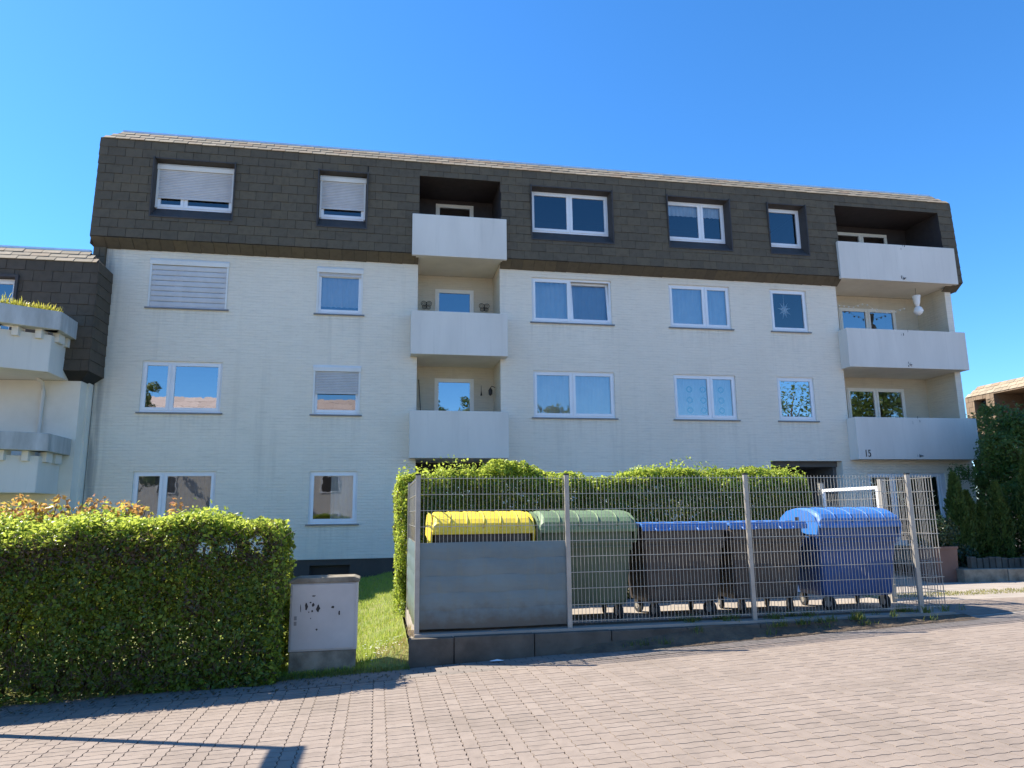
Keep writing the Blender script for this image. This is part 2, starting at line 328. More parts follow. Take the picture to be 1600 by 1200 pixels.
def blades(name, P, h, wd, mat, parent=None, lean=.45, **tags):
    n = len(P); P = np.asarray(P); a = rng.uniform(0, 6.28, n); D = np.stack([np.cos(a), np.sin(a), 0*a], 1); S = np.stack([-np.sin(a), np.cos(a), 0*a], 1)
    hh = (h*rng.uniform(.5, 1.4, n))[:, None]; L = rng.uniform(0, lean, n)[:, None]*hh; up_ = np.array([[0, 0, 1.]])
    V = np.stack([P-S*wd/2, P+S*wd/2, P+D*L*.35+up_*hh*.6+S*wd*.4, P+D*L*.35+up_*hh*.6-S*wd*.4, P+D*L+up_*hh], 1).reshape(-1, 3)
    i = np.arange(n)[:, None]*5
    Fc = np.concatenate([i+np.array([[0, 1, 2]]), i+np.array([[0, 2, 3]]), i+np.array([[3, 2, 4]])], 0)
    return fast_obj(name, V, Fc, mat, parent, **tags)
def clip(rect, holes):
    """rect (u0,v0,u1,v1) minus holes -> rects"""
    out = [rect]
    for h in holes:
        nxt = []
        for a, b2, c2, d in out:
            x0, y0, x1, y1 = max(a, h[0]), max(b2, h[1]), min(c2, h[2]), min(d, h[3])
            if x0 >= x1 or y0 >= y1: nxt.append((a, b2, c2, d)); continue
            for q in ((a, b2, x0, d), (x1, b2, c2, d), (x0, b2, x1, y0), (x0, y1, x1, d)):
                if q[2]-q[0] > .025 and q[3]-q[1] > .025: nxt.append(q)
        out = nxt
    return out
UNIT = {}
def unit_tile(mat):
    if mat not in UNIT:
        mb = MB(); t0, t1 = .006, .017                    # top edge thin, bottom edge proud; right side laps over
        v = [(0, 0, 0), (1, 0, 0), (1, 1, 0), (0, 1, 0), (0, 0, t1-.004), (1, 0, t1+.004), (1, 1, t0+.002), (0, 1, t0-.002)]
        mb.add(v, [(0, 3, 2, 1), (4, 5, 6, 7), (0, 1, 5, 4), (1, 2, 6, 5), (2, 3, 7, 6), (3, 0, 4, 7)])
        UNIT[mat] = mb.mesh('tile', mat)
    return UNIT[mat]
def tiling(name, parent, org, U, V, wid, hei, tw, th, mat, holes=(), limit=300, trim=None, rest='tiles'):
    """courses of tiles on the plane org + u*U + v*V; the nearest `limit` are objects, the others one part"""
    org, U, V = Vector(org), Vector(U).normalized(), Vector(V).normalized(); Nn = U.cross(V)
    rects = []; nr = max(1, round(hei/th)); th = hei/nr
    for j in range(nr):
        u = -tw*((j % 2)*.5+random.uniform(0, .06))
        while u < wid:
            a, b2 = max(u, 0)+.004, min(u+tw, wid)-.004
            if trim:
                lo, hi = trim((j+.5)*th); a, b2 = max(a, lo), min(b2, hi)
            if b2-a > .03:
                rects += clip((a, j*th+.002+random.uniform(-.006, .006), b2, (j+1)*th-.003), holes)
            u += tw
    items = []
    for a, b2, c2, d in rects:
        p = org+U*a+V*b2; items.append(((p-Vector((0, 0, CAM_Z))).length, p, c2-a, d-b2))
    items.sort(key=lambda t: t[0]); big = MB(); base = unit_tile(mat)
    for k, (_, p, sw, sh) in enumerate(items):
        ang = random.uniform(-.006, .006); off = random.uniform(0, .004)
        R = Matrix((U, V, Nn)).transposed().to_4x4(); R.translation = p+Nn*off
        Mx = R @ Matrix.Rotation(ang, 4, 'Z') @ Matrix.Diagonal((sw, sh, 1, 1))
        if k < limit:
            o = bpy.data.objects.new(name, base); COL.objects.link(o); o.parent = parent; o.matrix_local = Mx
        else:
            big.add([Mx @ v.co for v in base.vertices], [tuple(q.vertices) for q in base.polygons])
    if big.v: big.build(rest, mat, parent, kind='stuff')
def grid_wall(mb, xs, zs, holes, fy, depth=None):
    """front sheet with rectangular openings; fy(z) -> y; depth(hole) -> (y_in) reveal"""
    X = sorted({*xs, *[h[0] for h in holes], *[h[2] for h in holes]}); Z = sorted({*zs, *[h[1] for h in holes], *[h[3] for h in holes]})
    for i in range(len(X)-1):
        for j in range(len(Z)-1):
            cx, cz = (X[i]+X[i+1])/2, (Z[j]+Z[j+1])/2
            if any(h[0] < cx < h[2] and h[1] < cz < h[3] for h in holes): continue
            mb.quad((X[i], fy(Z[j]), Z[j]), (X[i+1], fy(Z[j]), Z[j]), (X[i+1], fy(Z[j+1]), Z[j+1]), (X[i], fy(Z[j+1]), Z[j+1]))
    for h in holes:
        if depth is None: continue
        yi = depth
        x0, z0, x1, z1 = h[:4]
        mb.quad((x0, fy(z0), z0), (x0, fy(z1), z1), (x0, yi, z1), (x0, yi, z0)); mb.quad((x1, fy(z0), z0), (x1, yi, z0), (x1, yi, z1), (x1, fy(z1), z1))
        mb.quad((x0, fy(z1), z1), (x1, fy(z1), z1), (x1, yi, z1), (x0, yi, z1)); mb.quad((x0, fy(z0), z0), (x0, yi, z0), (x1, yi, z0), (x1, fy(z0), z0))
def ring(mb, x0, x1, z0, z1, t, y0, y1, tb=None):
    tb = tb or t
    mb.box(x0, x0+t, y0, y1, z0, z1); mb.box(x1-t, x1, y0, y1, z0, z1)
    mb.box(x0+t, x1-t, y0+.001, y1-.001, z1-t, z1); mb.box(x0+t, x1-t, y0+.001, y1-.001, z0, z0+tb)
def window(parent, x0, x1, z0, z1, y, splits=(), box=False, shut=0, slat=.045, curtain=None, sill=True, tilt=None, glass='glass', frame='pvc', name='window', drop=1.0, label=None, cx=None):
    mb = MB(); zt = z1-(.17 if box else 0)
    ring(mb, x0, x1, z0, zt, .055, y, y+.075)
    xs = [x0+.055]+[x0+(x1-x0)*s for s in splits]+[x1-.055]
    for s in xs[1:-1]: mb.box(s-.03, s+.03, y+.002, y+.073, z0+.055, zt-.055)
    win = mb.build(name, frame, parent, bevel=0)
    if label: win['label'] = label
    for i in range(len(xs)-1):
        a = xs[i]+(.03 if i else 0); b2 = xs[i+1]-(.03 if i < len(xs)-2 else 0); c0, c1 = z0+.055, zt-.055
        sm = MB(); ring(sm, a-.012, b2+.012, c0-.012, c1+.012, .072, y-.016, y+.05, .08)
        sash = sm.build('sash', frame, win, bevel=.006)
        pm = MB().quad((a+.06, y+.018, c0+.068), (b2-.06, y+.018, c0+.068), (b2-.06, y+.018, c1-.06), (a+.06, y+.018, c1-.06))
        pane = pm.build('pane', glass, win)
        if tilt == i:
            for o in (sash, pane):
                o.matrix_local = Matrix.Translation((0, y+.05, c0)) @ Matrix.Rotation(rad(-7), 4, 'X') @ Matrix.Translation((0, -(y+.05), -c0))
    if sill:
        MB().extrude_x([(y-.10, z0-.045), (y-.10, z0-.012), (y+.07, z0-.002), (y+.07, z0-.045)], x0-.06, x1+.06).build('sill', 'lead', win)
    if box:
        pr = [(y+.09, z1), (y+.09, z1-.17), (y-.09, z1-.17), (y-.095, z1-.06), (y-.06, z1)]
        MB().extrude_x(pr, x0-.015, x1+.015).build('shutter_box', 'shutterbox', win, bevel=.006)
        [MB().box(a, a+.045, y-.075, y-.018, z0, z1-.17).build('shutter_rail', 'shutterbox', win) for a in (x0, x1-.045)]
    if shut:
        zb = zt-(zt-z0)*shut; ms = MB(); n = max(2, round((zt-zb)/slat)); h = (zt-zb)/n
        for k in range(n):
            za = zb+k*h; ys = y-.048
            ms.extrude_x([(ys+.012, za), (ys-.002, za+h*.12), (ys-.007, za+h*.5), (ys-.002, za+h*.86), (ys+.012, za+h*.96)], x0+.03, x1-.03)
        ms.box(x0+.03, x1-.03, y-.058, y-.036, zb-.03, zb); ms.build('shutter', 'shutter', win)
    if curtain:
        ca, cb = cx or (x0+.06, x1-.06); nseg = int((cb-ca)/.025); zc = zt-.04-(zt-z0-.1)*drop; vs2 = []; ph = random.uniform(0, 6)
        for k in range(nseg+1):
            xx = ca+(cb-ca)*k/nseg; yy = y+(.30 if tilt is not None else .105)+.018*math.sin(xx*38+ph+1.5*math.sin(xx*5))+.01*math.sin(xx*91)
            vs2 += [(xx, yy, zc), (xx, yy, zt-.03)]
        MB().add(vs2, [(2*k, 2*k+2, 2*k+3, 2*k+1) for k in range(nseg)]).build('curtain', curtain, win, smooth=True)
    return win

# ------------------------------------------------------------------ ground
def G(x, y): return .04*x-.017*y+.06
def Gc(x, y): return G(min(max(x, -30), 30), min(max(y, -30), 9))
ground_holes = []
mb = MB(); gx = [-900, -300, -120, -60, -30, -14, -7, .4, 3, 6, 9, 12, 20, 30, 60, 120, 300, 900]; gy = [-900, -300, -120, -60, -30, -14, -6, 0, 4, 8.0, 8.9, 9.0, 60, 120, 300, 900]
idx = {}
for x in gx:
    for y in gy:
        idx[x, y] = len(mb.v); z = Gc(x, y)-.03
        if y > 8.95: z = -.35
        mb.v.append((x, y, z))
for i in range(len(gx)-1):
    for j in range(len(gy)-1): mb.f.append((idx[gx[i], gy[j]], idx[gx[i+1], gy[j]], idx[gx[i+1], gy[j+1]], idx[gx[i], gy[j+1]]))
mb.build('ground', 'groundpave', kind='structure')
# street of wavy concrete pavers: columns of headers and stretchers
street = MB()
sx0, sx1, sy0, sy1 = -12.0, 14.0, -2.0, 8.9
street.quad((sx0, sy0, G(sx0, sy0)-.012), (sx1, sy0, G(sx1, sy0)-.012), (sx1, sy1, G(sx1, sy1)-.012), (sx0, sy1, G(sx0, sy1)-.012))
street = street.build('street', 'joint', kind='structure')
m_ = .1125; PER = 3*m_
def wobble(x, y):
    return (x+.0085*math.sin(2*math.pi*y/m_)+.003*math.sin(4*math.pi*y/m_), y+.0075*math.sin(2*math.pi*x/m_))
def paver_mesh(name, x0, y0, wx, wy, mat, wave=True):
    g = .0028; o = []
    nx, ny = (6 if wx > .15 else 4), (6 if wy > .15 else 4)
    a, b2, c2, d = x0+g, y0+g, x0+wx-g, y0+wy-g
    o += [(a+(c2-a)*i/nx, b2) for i in range(nx)]+[(c2, b2+(d-b2)*i/ny) for i in range(ny)]
    o += [(c2-(c2-a)*i/nx, d) for i in range(nx)]+[(a, d-(d-b2)*i/ny) for i in range(ny)]
    if wave: o = [wobble(*q) for q in o]
    cx_, cy_ = x0+wx/2, y0+wy/2
    top = []; low = []
    for x, y in o:
        tx, ty = cx_+(x-cx_)*(1-.0014/wx*2), cy_+(y-cy_)*(1-.0014/wy*2)
        top.append((tx-cx_, ty-cy_, .04*(tx-cx_)-.017*(ty-cy_))); low.append((x-cx_, y-cy_, .04*(x-cx_)-.017*(y-cy_)-.013))
    n = len(o); mb = MB(); mb.add(top+low, [tuple(range(n))]+[(i, n+i, n+(i+1) % n, (i+1) % n) for i in range(n)])
    mb.f = [tuple(f) for f in mb.f]
    return mb.mesh(name, mat), (cx_, cy_)
X0P = .02
mn, cn = paver_mesh('header_paver', 0, 0, m_, 2*m_, 'paver'); mw_, cw = paver_mesh('stretcher_paver', m_, 0, 2*m_, m_, 'paver')
stones = []
iy0, iy1 = 6, 74
for i in range(int(-9/PER), int(13/PER)):
    for j in range(iy0, iy1):
        x, y = i*PER, j*m_
        if j % 2 == 0: stones.append((mn, x+cn[0], y+cn[1]))
        stones.append((mw_, x+cw[0], y+cw[1]))
fwd2 = Vector((fw.x, fw.y, 0))
def edge_y(x): return 8.62 if x < 1.0 else 8.24
def visible(x, y):
    d = Vector((x, y, G(x, y)-CAM_Z)); z = d.dot(fw)
    if z < .3: return None
    px, py = 800+F_PX*d.dot(r2)/z, 600-F_PX*d.dot(u2)/z
    return d.length if -20 < px < 1620 and py < 1215 else None
vis = []
for k, (me, x, y) in enumerate(stones):
    dd = visible(x, y); vis.append((dd if dd else 1e9, k))
vis.sort(); near = {k for d, k in vis[:300] if d < 1e8}
tmpl = {me: (np.array([v.co[:] for v in me.vertices]), [tuple(p.vertices) for p in me.polygons]) for me in (mn, mw_)}
allv = []; allf = []; base = 0; ms = bpy.data.meshes.new('pavers')
for k, (me, x, y) in enumerate(stones):
    dz = random.gauss(0, .0005)+.004*math.sin(x*1.3+y*.7)*math.sin(y*1.1)
    if k in near:
        o = bpy.data.objects.new('paver', me); COL.objects.link(o); o.parent = street; o.location = (x, y, G(x, y)+dz)
    else:
        v, f = tmpl[me]; allv.append(v+np.array([x, y, G(x, y)+dz])); allf += [tuple(i+base for i in q) for q in f]; base += len(v)
ms.from_pydata(np.concatenate(allv).tolist(), [], allf); ms.materials.append(M['paver'])
o = bpy.data.objects.new('pavers', ms); COL.objects.link(o); o.parent = street; o['kind'] = 'stuff'
# grey edging courses in front of the bin yard
mb = MB()
for j in range(5):
    x = -9-.1*j*.5
    while x < 13:
        L = .2; y = 8.330+j*.112
        mb.add([(x+.004, y, G(x, y)+.001), (x+L-.004, y, G(x+L, y)+.001), (x+L-.004, y+.112, G(x+L, y+.112)+.001), (x+.004, y+.112, G(x, y+.112)+.001)], [(0, 1, 2, 3)]); x += L
edging = mb.build('edging_pavers', 'pavergrey', street, kind='stuff')
# lawn in front of the house
def lawn_z(x, y):
    t = min(max((y-8.95)/10, 0), 1); return G(min(x, .5), 8.9)*(1-t)+.10*t+.03*math.sin(x*1.7)*math.sin(y*1.3)*t+.17*min(max((x+.6)/1.0, 0), 1)**2*min(max((y-8.95)/.25, 0), 1)
mb = MB(); nx, ny = 26, 20; lx0, lx1, ly0, ly1 = -16., .42, 8.86, 19.3
for j in range(ny+1):
    for i in range(nx+1):
        x, y = lx0+(lx1-lx0)*i/nx, ly0+(ly1-ly0)*j/ny; mb.v.append((x, y, lawn_z(x, y)))
mb.f = [(j*(nx+1)+i, j*(nx+1)+i+1, (j+1)*(nx+1)+i+1, (j+1)*(nx+1)+i) for j in range(ny) for i in range(nx)]
mb.build('lawn', 'turf', kind='structure')
# bin yard floor and forecourt
YZ = .28
mb = MB(); mb.box(.475, 7.95, 9.0, 19.3, -.2, YZ); mb.build('bin_yard_floor', 'floor', kind='structure')
def court_z(x, y):
    t = min(max((y-8.85)/1.6, 0), 1); return (G(x, 8.85)+.002)*(1-t)+(.27+.004*(x-8)-.042*min(max(y-9.4, 0), 5))*t
mb = MB(); cxs = [7.95, 9, 10, 11, 12, 14, 17, 20, 26]; cys = [8.85, 9.2, 9.6, 10, 10.45, 11, 12, 13, 14.4, 19.3]
for y in cys:
    for x in cxs: mb.v.append((x, y, court_z(x, y)))
n = len(cxs); mb.f = [(j*n+i, j*n+i+1, (j+1)*n+i+1, (j+1)*n+i) for j in range(len(cys)-1) for i in range(n-1)]
court = mb.build('forecourt', 'floor', kind='structure')
mb = MB()
for j in range(14):
    for i in range(60):
        x, y = 8.0+i*.225+(j % 2)*.11, 8.92+j*.112
        q = [(x+.005, y+.005), (x+.22, y+.005), (x+.22, y+.107), (x+.005, y+.107)]
        mb.quad(*[(a, b2, court_z(a, b2)+.006) for a, b2 in q])
mb.build('forecourt_pavers', 'paver', court, kind='stuff')

# ------------------------------------------------------------------ the apartment house
FY = 19.17; WL, WR = -7.05, 18.15; ZP = .61; ZM = 8.64; KY, KZ, EY, EZ, RY, RZ = 18.84, 8.82, 18.95, 11.60, 19.33, 12.0
ML, MR = -7.37, 18.34
C = {1: (-5.97, -4.03), 2: (-1.74, -.52), 4: (4.23, 6.62), 5: (8.42, 10.38), 6: (11.72, 12.95)}
Rz = {1: (1.50, 2.84), 2: (4.34, 5.66), 3: (7.09, 8.41)}
MID = (.98, 3.30); RGT = (14.0, 17.93); BY = 20.42
house = thing('apartment_house', 'long white four-storey apartment house with dark shingled top floor and balconies', 'building', (0, 0, 0))
holes = [(C[c][0], Rz[r][0], C[c][1], Rz[r][1]) for c in C for r in Rz if not (c == 6 and r == 1)]
recess = [(MID[0], ZP, MID[1], ZM+.1), (RGT[0], 3.18, RGT[1], ZM+.1), (11.32, ZP, 13.66, 3.14)]
gwin = (14.46, .66, 17.17, 2.78)
mb = MB(); grid_wall(mb, [WL, WR], [ZP, ZM+.1], holes+recess+[gwin], lambda z: FY)
for h in holes+[gwin]:
    x0, z0, x1, z1 = h; yi = FY+.20
    mb.quad((x0, FY, z0), (x0, FY, z1), (x0, yi, z1), (x0, yi, z0)); mb.quad((x1, FY, z0), (x1, yi, z0), (x1, yi, z1), (x1, FY, z1))
    mb.quad((x0, FY, z1), (x1, FY, z1), (x1, yi, z1), (x0, yi, z1)); mb.quad((x0, FY, z0), (x0, yi, z0), (x1, yi, z0), (x1, FY, z0))
YBK = 30.0
for x in (WL, WR): mb.quad((x, FY, .1), (x, YBK, .1), (x, YBK, ZM+.3), (x, FY, ZM+.3))
mb.quad((WL, YBK, .1), (WR, YBK, .1), (WR, YBK, EZ), (WL, YBK, EZ))
mb.build('wall', 'facade', house)
# recess linings: side walls and back walls with door openings
DOORS = {'mid': (1.56, 2.71), 'rgt': (14.93, 17.05)}
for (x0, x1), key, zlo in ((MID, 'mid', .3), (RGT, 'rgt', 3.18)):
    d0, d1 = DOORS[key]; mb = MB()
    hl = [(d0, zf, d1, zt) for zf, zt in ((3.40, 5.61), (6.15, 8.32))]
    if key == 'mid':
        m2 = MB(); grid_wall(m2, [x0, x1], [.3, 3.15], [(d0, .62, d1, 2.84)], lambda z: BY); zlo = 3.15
        m2.quad((x0, FY+.02, .3), (x0, BY, .3), (x0, BY, 3.15), (x0, FY+.02, 3.15)); m2.quad((x1, BY, .3), (x1, FY+.02, .3), (x1, FY+.02, 3.15), (x1, BY, 3.15)); m2.build('ground_recess_wall', 'liningshade', house)  # shade of the ground recess is painted in as a dark wall colour
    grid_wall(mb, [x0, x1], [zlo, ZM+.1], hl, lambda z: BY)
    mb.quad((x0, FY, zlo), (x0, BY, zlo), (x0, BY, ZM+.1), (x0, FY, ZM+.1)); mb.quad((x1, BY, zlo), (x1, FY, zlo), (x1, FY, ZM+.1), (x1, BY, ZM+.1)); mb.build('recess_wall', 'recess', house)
x0, x1 = 11.32, 13.66; mb = MB()
mb.quad((x0, FY, .3), (x0, 20.9, .3), (x0, 20.9, 3.14), (x0, FY, 3.14)); mb.quad((x1, 20.9, .3), (x1, FY, .3), (x1, FY, 3.14), (x1, 20.9, 3.14))
mb.quad((x0, FY, 3.14), (x0, 20.9, 3.14), (x1, 20.9, 3.14), (x1, FY, 3.14))
mb.build('recess_wall', 'plaster', house)
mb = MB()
mb.quad((x0, 20.9, .3), (x1, 20.9, .3), (x1, 20.9, 3.14), (x0, 20.9, 3.14)); mb.build('entrance_back_wall', 'liningshade', house)
dr = MB(); ring(dr, 11.9, 13.0, .35, 2.55, .09, 20.80, 20.88); dr.box(11.99, 12.91, 20.82, 20.86, .44, 1.35); dr = dr.build('entrance_door', 'trimdark', house)
MB().quad((11.99, 20.84, 1.36), (12.91, 20.84, 1.36), (12.91, 20.84, 2.46), (11.99, 20.84, 2.46)).build('pane', 'glassd', dr)
MB().tube([(12.84, 20.78, 1.05), (12.84, 20.78, 1.75)], .018).build('handle', 'galv', dr)
MB().tube([(12.2, 20.0, 3.14), (12.2, 20.0, 3.10), (12.2, 20.0, 3.06)], [.16, .16, .12], 16).build('entrance_lamp', 'paper', house)
# plinth with a cellar window
mb = MB(); ph = [(-1.66, .18, -.66, .46)]
grid_wall(mb, [WL, .98], [-.35, ZP], ph, lambda z: FY+.03, FY+.25); m2 = MB(); grid_wall(m2, [3.3, WR], [-.35, ZP], [], lambda z: FY+.03); m2.build('plinth', 'plinth', house)
mb.quad((WL, FY+.02, ZP), (.98, FY+.02, ZP), (.98, FY+.03, ZP), (WL, FY+.03, ZP)); mb.build('plinth', 'plinth', house)
cw_ = MB(); ring(cw_, -1.66, -.66, .18, .46, .03, FY+.18, FY+.22); cw_ = cw_.build('cellar_window', 'trimdark', house)
MB().quad((-1.63, FY+.2, .2), (-.69, FY+.2, .2), (-.69, FY+.2, .44), (-1.63, FY+.2, .44)).build('pane', 'black', cw_)
# interior so that rooms read as rooms
mb = MB()
mb.quad((WL+.1, 23.2, .2), (WR-.1, 23.2, .2), (WR-.1, 23.2, 11.9), (WL+.1, 23.2, 11.9))
for z in (3.1, 5.88, 8.66): 
    for a, b2 in ((WL+.1, .9), (3.38, 13.9)): mb.box(a, b2, FY+.26, 23.1, z-.12, z+.12)
for x in (-3.2, .5, 3.9, 7.4, 11.05, 13.6):
    mb.box(x-.06, x+.06, FY+.32, 23.15, .2, 11.4)
mb.build('interior_wall', 'room', house)
# mansard storey
def my(z): return KY+(EY-KY)*(z-KZ)/(EZ-KZ)
MW = {1: (-5.97, -4.02), 2: (-1.75, -.51), 4: (4.23, 6.60), 5: (8.42, 10.36), 6: (11.72, 12.93)}
mholes = [(MW[c][0]-.02, 9.46, MW[c][1]+.04, 11.10) for c in MW]
mrec = [(MID[0], KZ-.01, MID[1], 11.17), (RGT[0]+.05, KZ-.01, RGT[1]-.12, 11.22)]
mb = MB(); grid_wall(mb, [ML, MR], [KZ, EZ], mholes+mrec, my)
for a, b2 in ((ML, MID[0]), (MID[1], RGT[0]+.05), (RGT[1]-.12, MR)):
    mb.quad((a, 19.165, 8.62), (b2, 19.165, 8.62), (b2, KY, KZ), (a, KY, KZ))
for x in (ML, MR):
    mb.add([(x, KY, KZ), (x, 19.165, 8.62), (x, YBK, 8.62), (x, YBK, EZ), (x, EY, EZ)], [(0, 1, 2, 3, 4)])
mb.quad((ML, 19.165, 8.62), (ML, YBK, 8.62), (WL, YBK, 8.62), (WL, 19.165, 8.62)); mb.quad((WR, 19.165, 8.62), (WR, YBK, 8.62), (MR, YBK, 8.62), (MR, 19.165, 8.62))
mb.quad((ML, EY, EZ), (MR, EY, EZ), (MR-.4, RY, RZ), (ML+.4, RY, RZ))
mb.quad((ML, EY, EZ), (ML+.4, RY, RZ), (ML+.4, YBK, RZ), (ML, YBK, EZ)); mb.quad((MR, EY, EZ), (MR, YBK, EZ), (MR-.4, YBK, RZ), (MR-.4, RY, RZ))
mb.quad((ML+.4, RY, RZ), (MR-.4, RY, RZ), (MR-.4, YBK, RZ), (ML+.4, YBK, RZ))
roof = mb.build('mansard_roof', 'backing', house)
tiling('shingle', house, (ML, KY, KZ), (1, 0, 0), (0, EY-KY, EZ-KZ), MR-ML, math.hypot(EY-KY, EZ-KZ), .42, .255, 'shingle',
       [(h[0]-ML, h[1]-KZ, h[2]-ML, h[3]-KZ) for h in mholes+mrec], 300, rest='shingles')
for a, b2 in ((ML, MID[0]), (MID[1], RGT[0]+.05), (RGT[1]-.12, MR)):
    V = Vector((0, KY-19.165, KZ-8.62)); tiling('lower_shingle', house, (a, 19.165, 8.62), (1, 0, 0), V, b2-a, V.length-.01, .33, V.length-.01, 'shingle', limit=90, rest='lower_shingles')
V = Vector((0, RY-EY, RZ-EZ))
tiling('roof_tile', house, (ML, EY-.03, EZ-.02), (1, 0, 0), V, MR-ML, V.length, .36, V.length/3, 'rooftile', limit=300, trim=lambda v: (.4*v/V.length, MR-ML-.4*v/V.length), rest='roof_tiles')
tiling('side_shingle', house, (ML, YBK, 8.64), (0, -1, 0), (0, 0, 1), YBK-KY-.1, EZ-8.64, .42, .255, 'shingle', limit=0, rest='side_shingles')
mb = MB(); mb.box(ML+.02, WL-.006, 19.10, YBK, 7.6, 8.618); mb.build('end_cladding', 'shingle', house)
tiling('cladding_shingle', house, (ML+.02, 19.10, 7.6), (1, 0, 0), (0, 0, 1), WL-ML-.03, 1.01, .31, .25, 'shingle')
mb = MB(); mb.box(ML+.38, MR-.38, RY-.02, RY+.10, RZ-.01, RZ+.045); mb.box(ML+.36, ML+.44, RY+.1, YBK, RZ-.01, RZ+.04); mb.build('roof_edge', 'metaledge', house)
MB().tube([(3.02, RY+.3, RZ), (3.02, RY+.3, RZ+.16)], .045, 8).build('roof_vent', 'blackmetal', house)
for c in MW:                                            # deep dark surrounds of the mansard windows
    mb = MB()
    x0, x1 = MW[c]; a0, z0, a1, z1 = x0-.02, 9.46, x1+.04, 11.10; yi = FY+.02; zi0, zi1 = 9.80, 11.06
    f0, f1 = my(z0)-.02, my(z1)-.02
    mb.quad((a0, f0, z0), (a0, f1, z1), (x0, yi, zi1), (x0, yi, zi0)); mb.quad((a1, f0, z0), (x1, yi, zi0), (x1, yi, zi1), (a1, f1, z1))
    mb.quad((a0, f1, z1), (a1, f1, z1), (x1, yi, zi1), (x0, yi, zi1)); mb.quad((a0, f0, z0), (x0, yi, zi0), (x1, yi, zi0), (a1, f0, z0))
    for q in ((a0-.03, a0, f0, z0-.03, z1+.03), (a1, a1+.03, f0, z0-.03, z1+.03)): mb.box(q[0], q[1], f0-.012, f0+.12, q[3], q[4])
    mb.box(a0, a1, f0-.012, f0+.06, z0-.03, z0); mb.box(a0, a1, f1-.012, f1+.06, z1, z1+.03); mb.build('window_surround', 'trimdark', house)
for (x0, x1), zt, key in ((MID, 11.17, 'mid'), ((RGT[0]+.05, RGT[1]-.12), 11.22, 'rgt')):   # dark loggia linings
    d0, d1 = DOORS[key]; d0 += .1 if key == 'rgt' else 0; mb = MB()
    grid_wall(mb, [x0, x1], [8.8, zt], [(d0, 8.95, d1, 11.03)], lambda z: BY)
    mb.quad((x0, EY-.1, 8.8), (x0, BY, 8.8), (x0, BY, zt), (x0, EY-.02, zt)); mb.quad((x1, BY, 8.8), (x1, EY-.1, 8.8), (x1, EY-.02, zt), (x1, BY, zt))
    mb.quad((x0, EY-.02, zt), (x0, BY, zt), (x1, BY, zt), (x1, EY-.02, zt)); mb.build('loggia_lining', 'liningshade', house)
# windows
W = {}
T9 = (9.80, 11.06)
W[1, 4] = window(house, *MW[1], *T9, FY, (.36,), box=True, shut=.72, glass='glasst', sill=False, curtain=None)
W[2, 4] = window(house, *MW[2], *T9, FY, (), box=True, shut=.72, glass='glasst', sill=False)
W[4, 4] = window(house, *MW[4], *T9, FY, (.5,), glass='glasst', sill=False)
W[5, 4] = window(house, *MW[5], *T9, FY, (.60,), glass='glasst', sill=False, curtain='curtain', drop=.32)
W[6, 4] = window(house, *MW[6], *T9, FY, (), glass='glasst', sill=False)
fyw = FY+.05
W[1, 3] = window(house, *C[1], *Rz[3], fyw, (.36,), box=True, shut=.985, slat=.145)
W[2, 3] = window(house, *C[2], *Rz[3], fyw, (), box=True, shut=.06, curtain='curtain', drop=.84)
W[4, 3] = window(house, *C[4], *Rz[3], fyw, (.48,), curtain='curtain', tilt=1)
W[5, 3] = window(house, *C[5], *Rz[3], fyw, (.59,), curtain='curtain')
W[6, 3] = window(house, *C[6], *Rz[3], fyw, (), glass='glasst')
W[1, 2] = window(house, *C[1], *Rz[2], fyw, (.36,), glass='glassm')
W[2, 2] = window(house, *C[2], *Rz[2], fyw, (), box=True, shut=.5, glass='glassd')
W[4, 2] = window(house, *C[4], *Rz[2], fyw, (.48,), curtain='curtain')
W[5, 2] = window(house, *C[5], *Rz[2], fyw, (.59,), curtain='curtain')
W[6, 2] = window(house, *C[6], *Rz[2], fyw, (), glass='glassm')
W[1, 1] = window(house, *C[1], *Rz[1], fyw, (.36,), glass='glasst', curtain='curtainb')
W[2, 1] = window(house, *C[2], *Rz[1], fyw, (), glass='glasst', curtain='curtain', cx=(-1.2, -.62))
W[4, 1] = window(house, *C[4], *Rz[1], fyw, (.48,), curtain='curtain')
W[5, 1] = window(house, *C[5], *Rz[1], fyw, (.59,), curtain='curtain')
window(house, gwin[0], gwin[2], gwin[1], gwin[3], fyw, (.32, .93), glass='glassd', sill=False, curtain='curtainb')
for cxx in (8.95, 9.38, 9.95):
    for czz in (4.62, 4.92, 5.24):
        n = 18; v = []; mb = MB()                       # printed rings on the patterned curtain
        for k in range(n): t = 2*math.pi*k/n; v += [(cxx+.10*math.cos(t), FY+.118, czz+.10*math.sin(t)), (cxx+.055*math.cos(t), FY+.118, czz+.055*math.sin(t))]
        mb.add(v, [(2*k, 2*((k+1) % n), 2*((k+1) % n)+1, 2*k+1) for k in range(n)]); mb.build('curtain_print', 'teal', W[5, 2])
for z0, z1 in ((.62, 2.84), (3.40, 5.61), (6.15, 8.32)):
    window(house, *DOORS['mid'], z0, z1, BY-.03, (), frame='cream', name='balcony_door', sill=False, glass='glassm' if z0 < 6 else 'glassd')
    if z0 > 1: window(house, *DOORS['rgt'], z0, z1-.002, BY-.03, (.5,), frame='cream', name='balcony_door', sill=False, glass='glassd')
window(house, *DOORS['mid'], 8.95, 11.03, BY-.03, (), frame='cream', name='balcony_door', sill=False, glass='glassd')
window(house, DOORS['rgt'][0]+.1, DOORS['rgt'][1], 8.95, 11.0, BY-.03, (.5,), frame='cream', name='balcony_door', sill=False, glass='glassd')
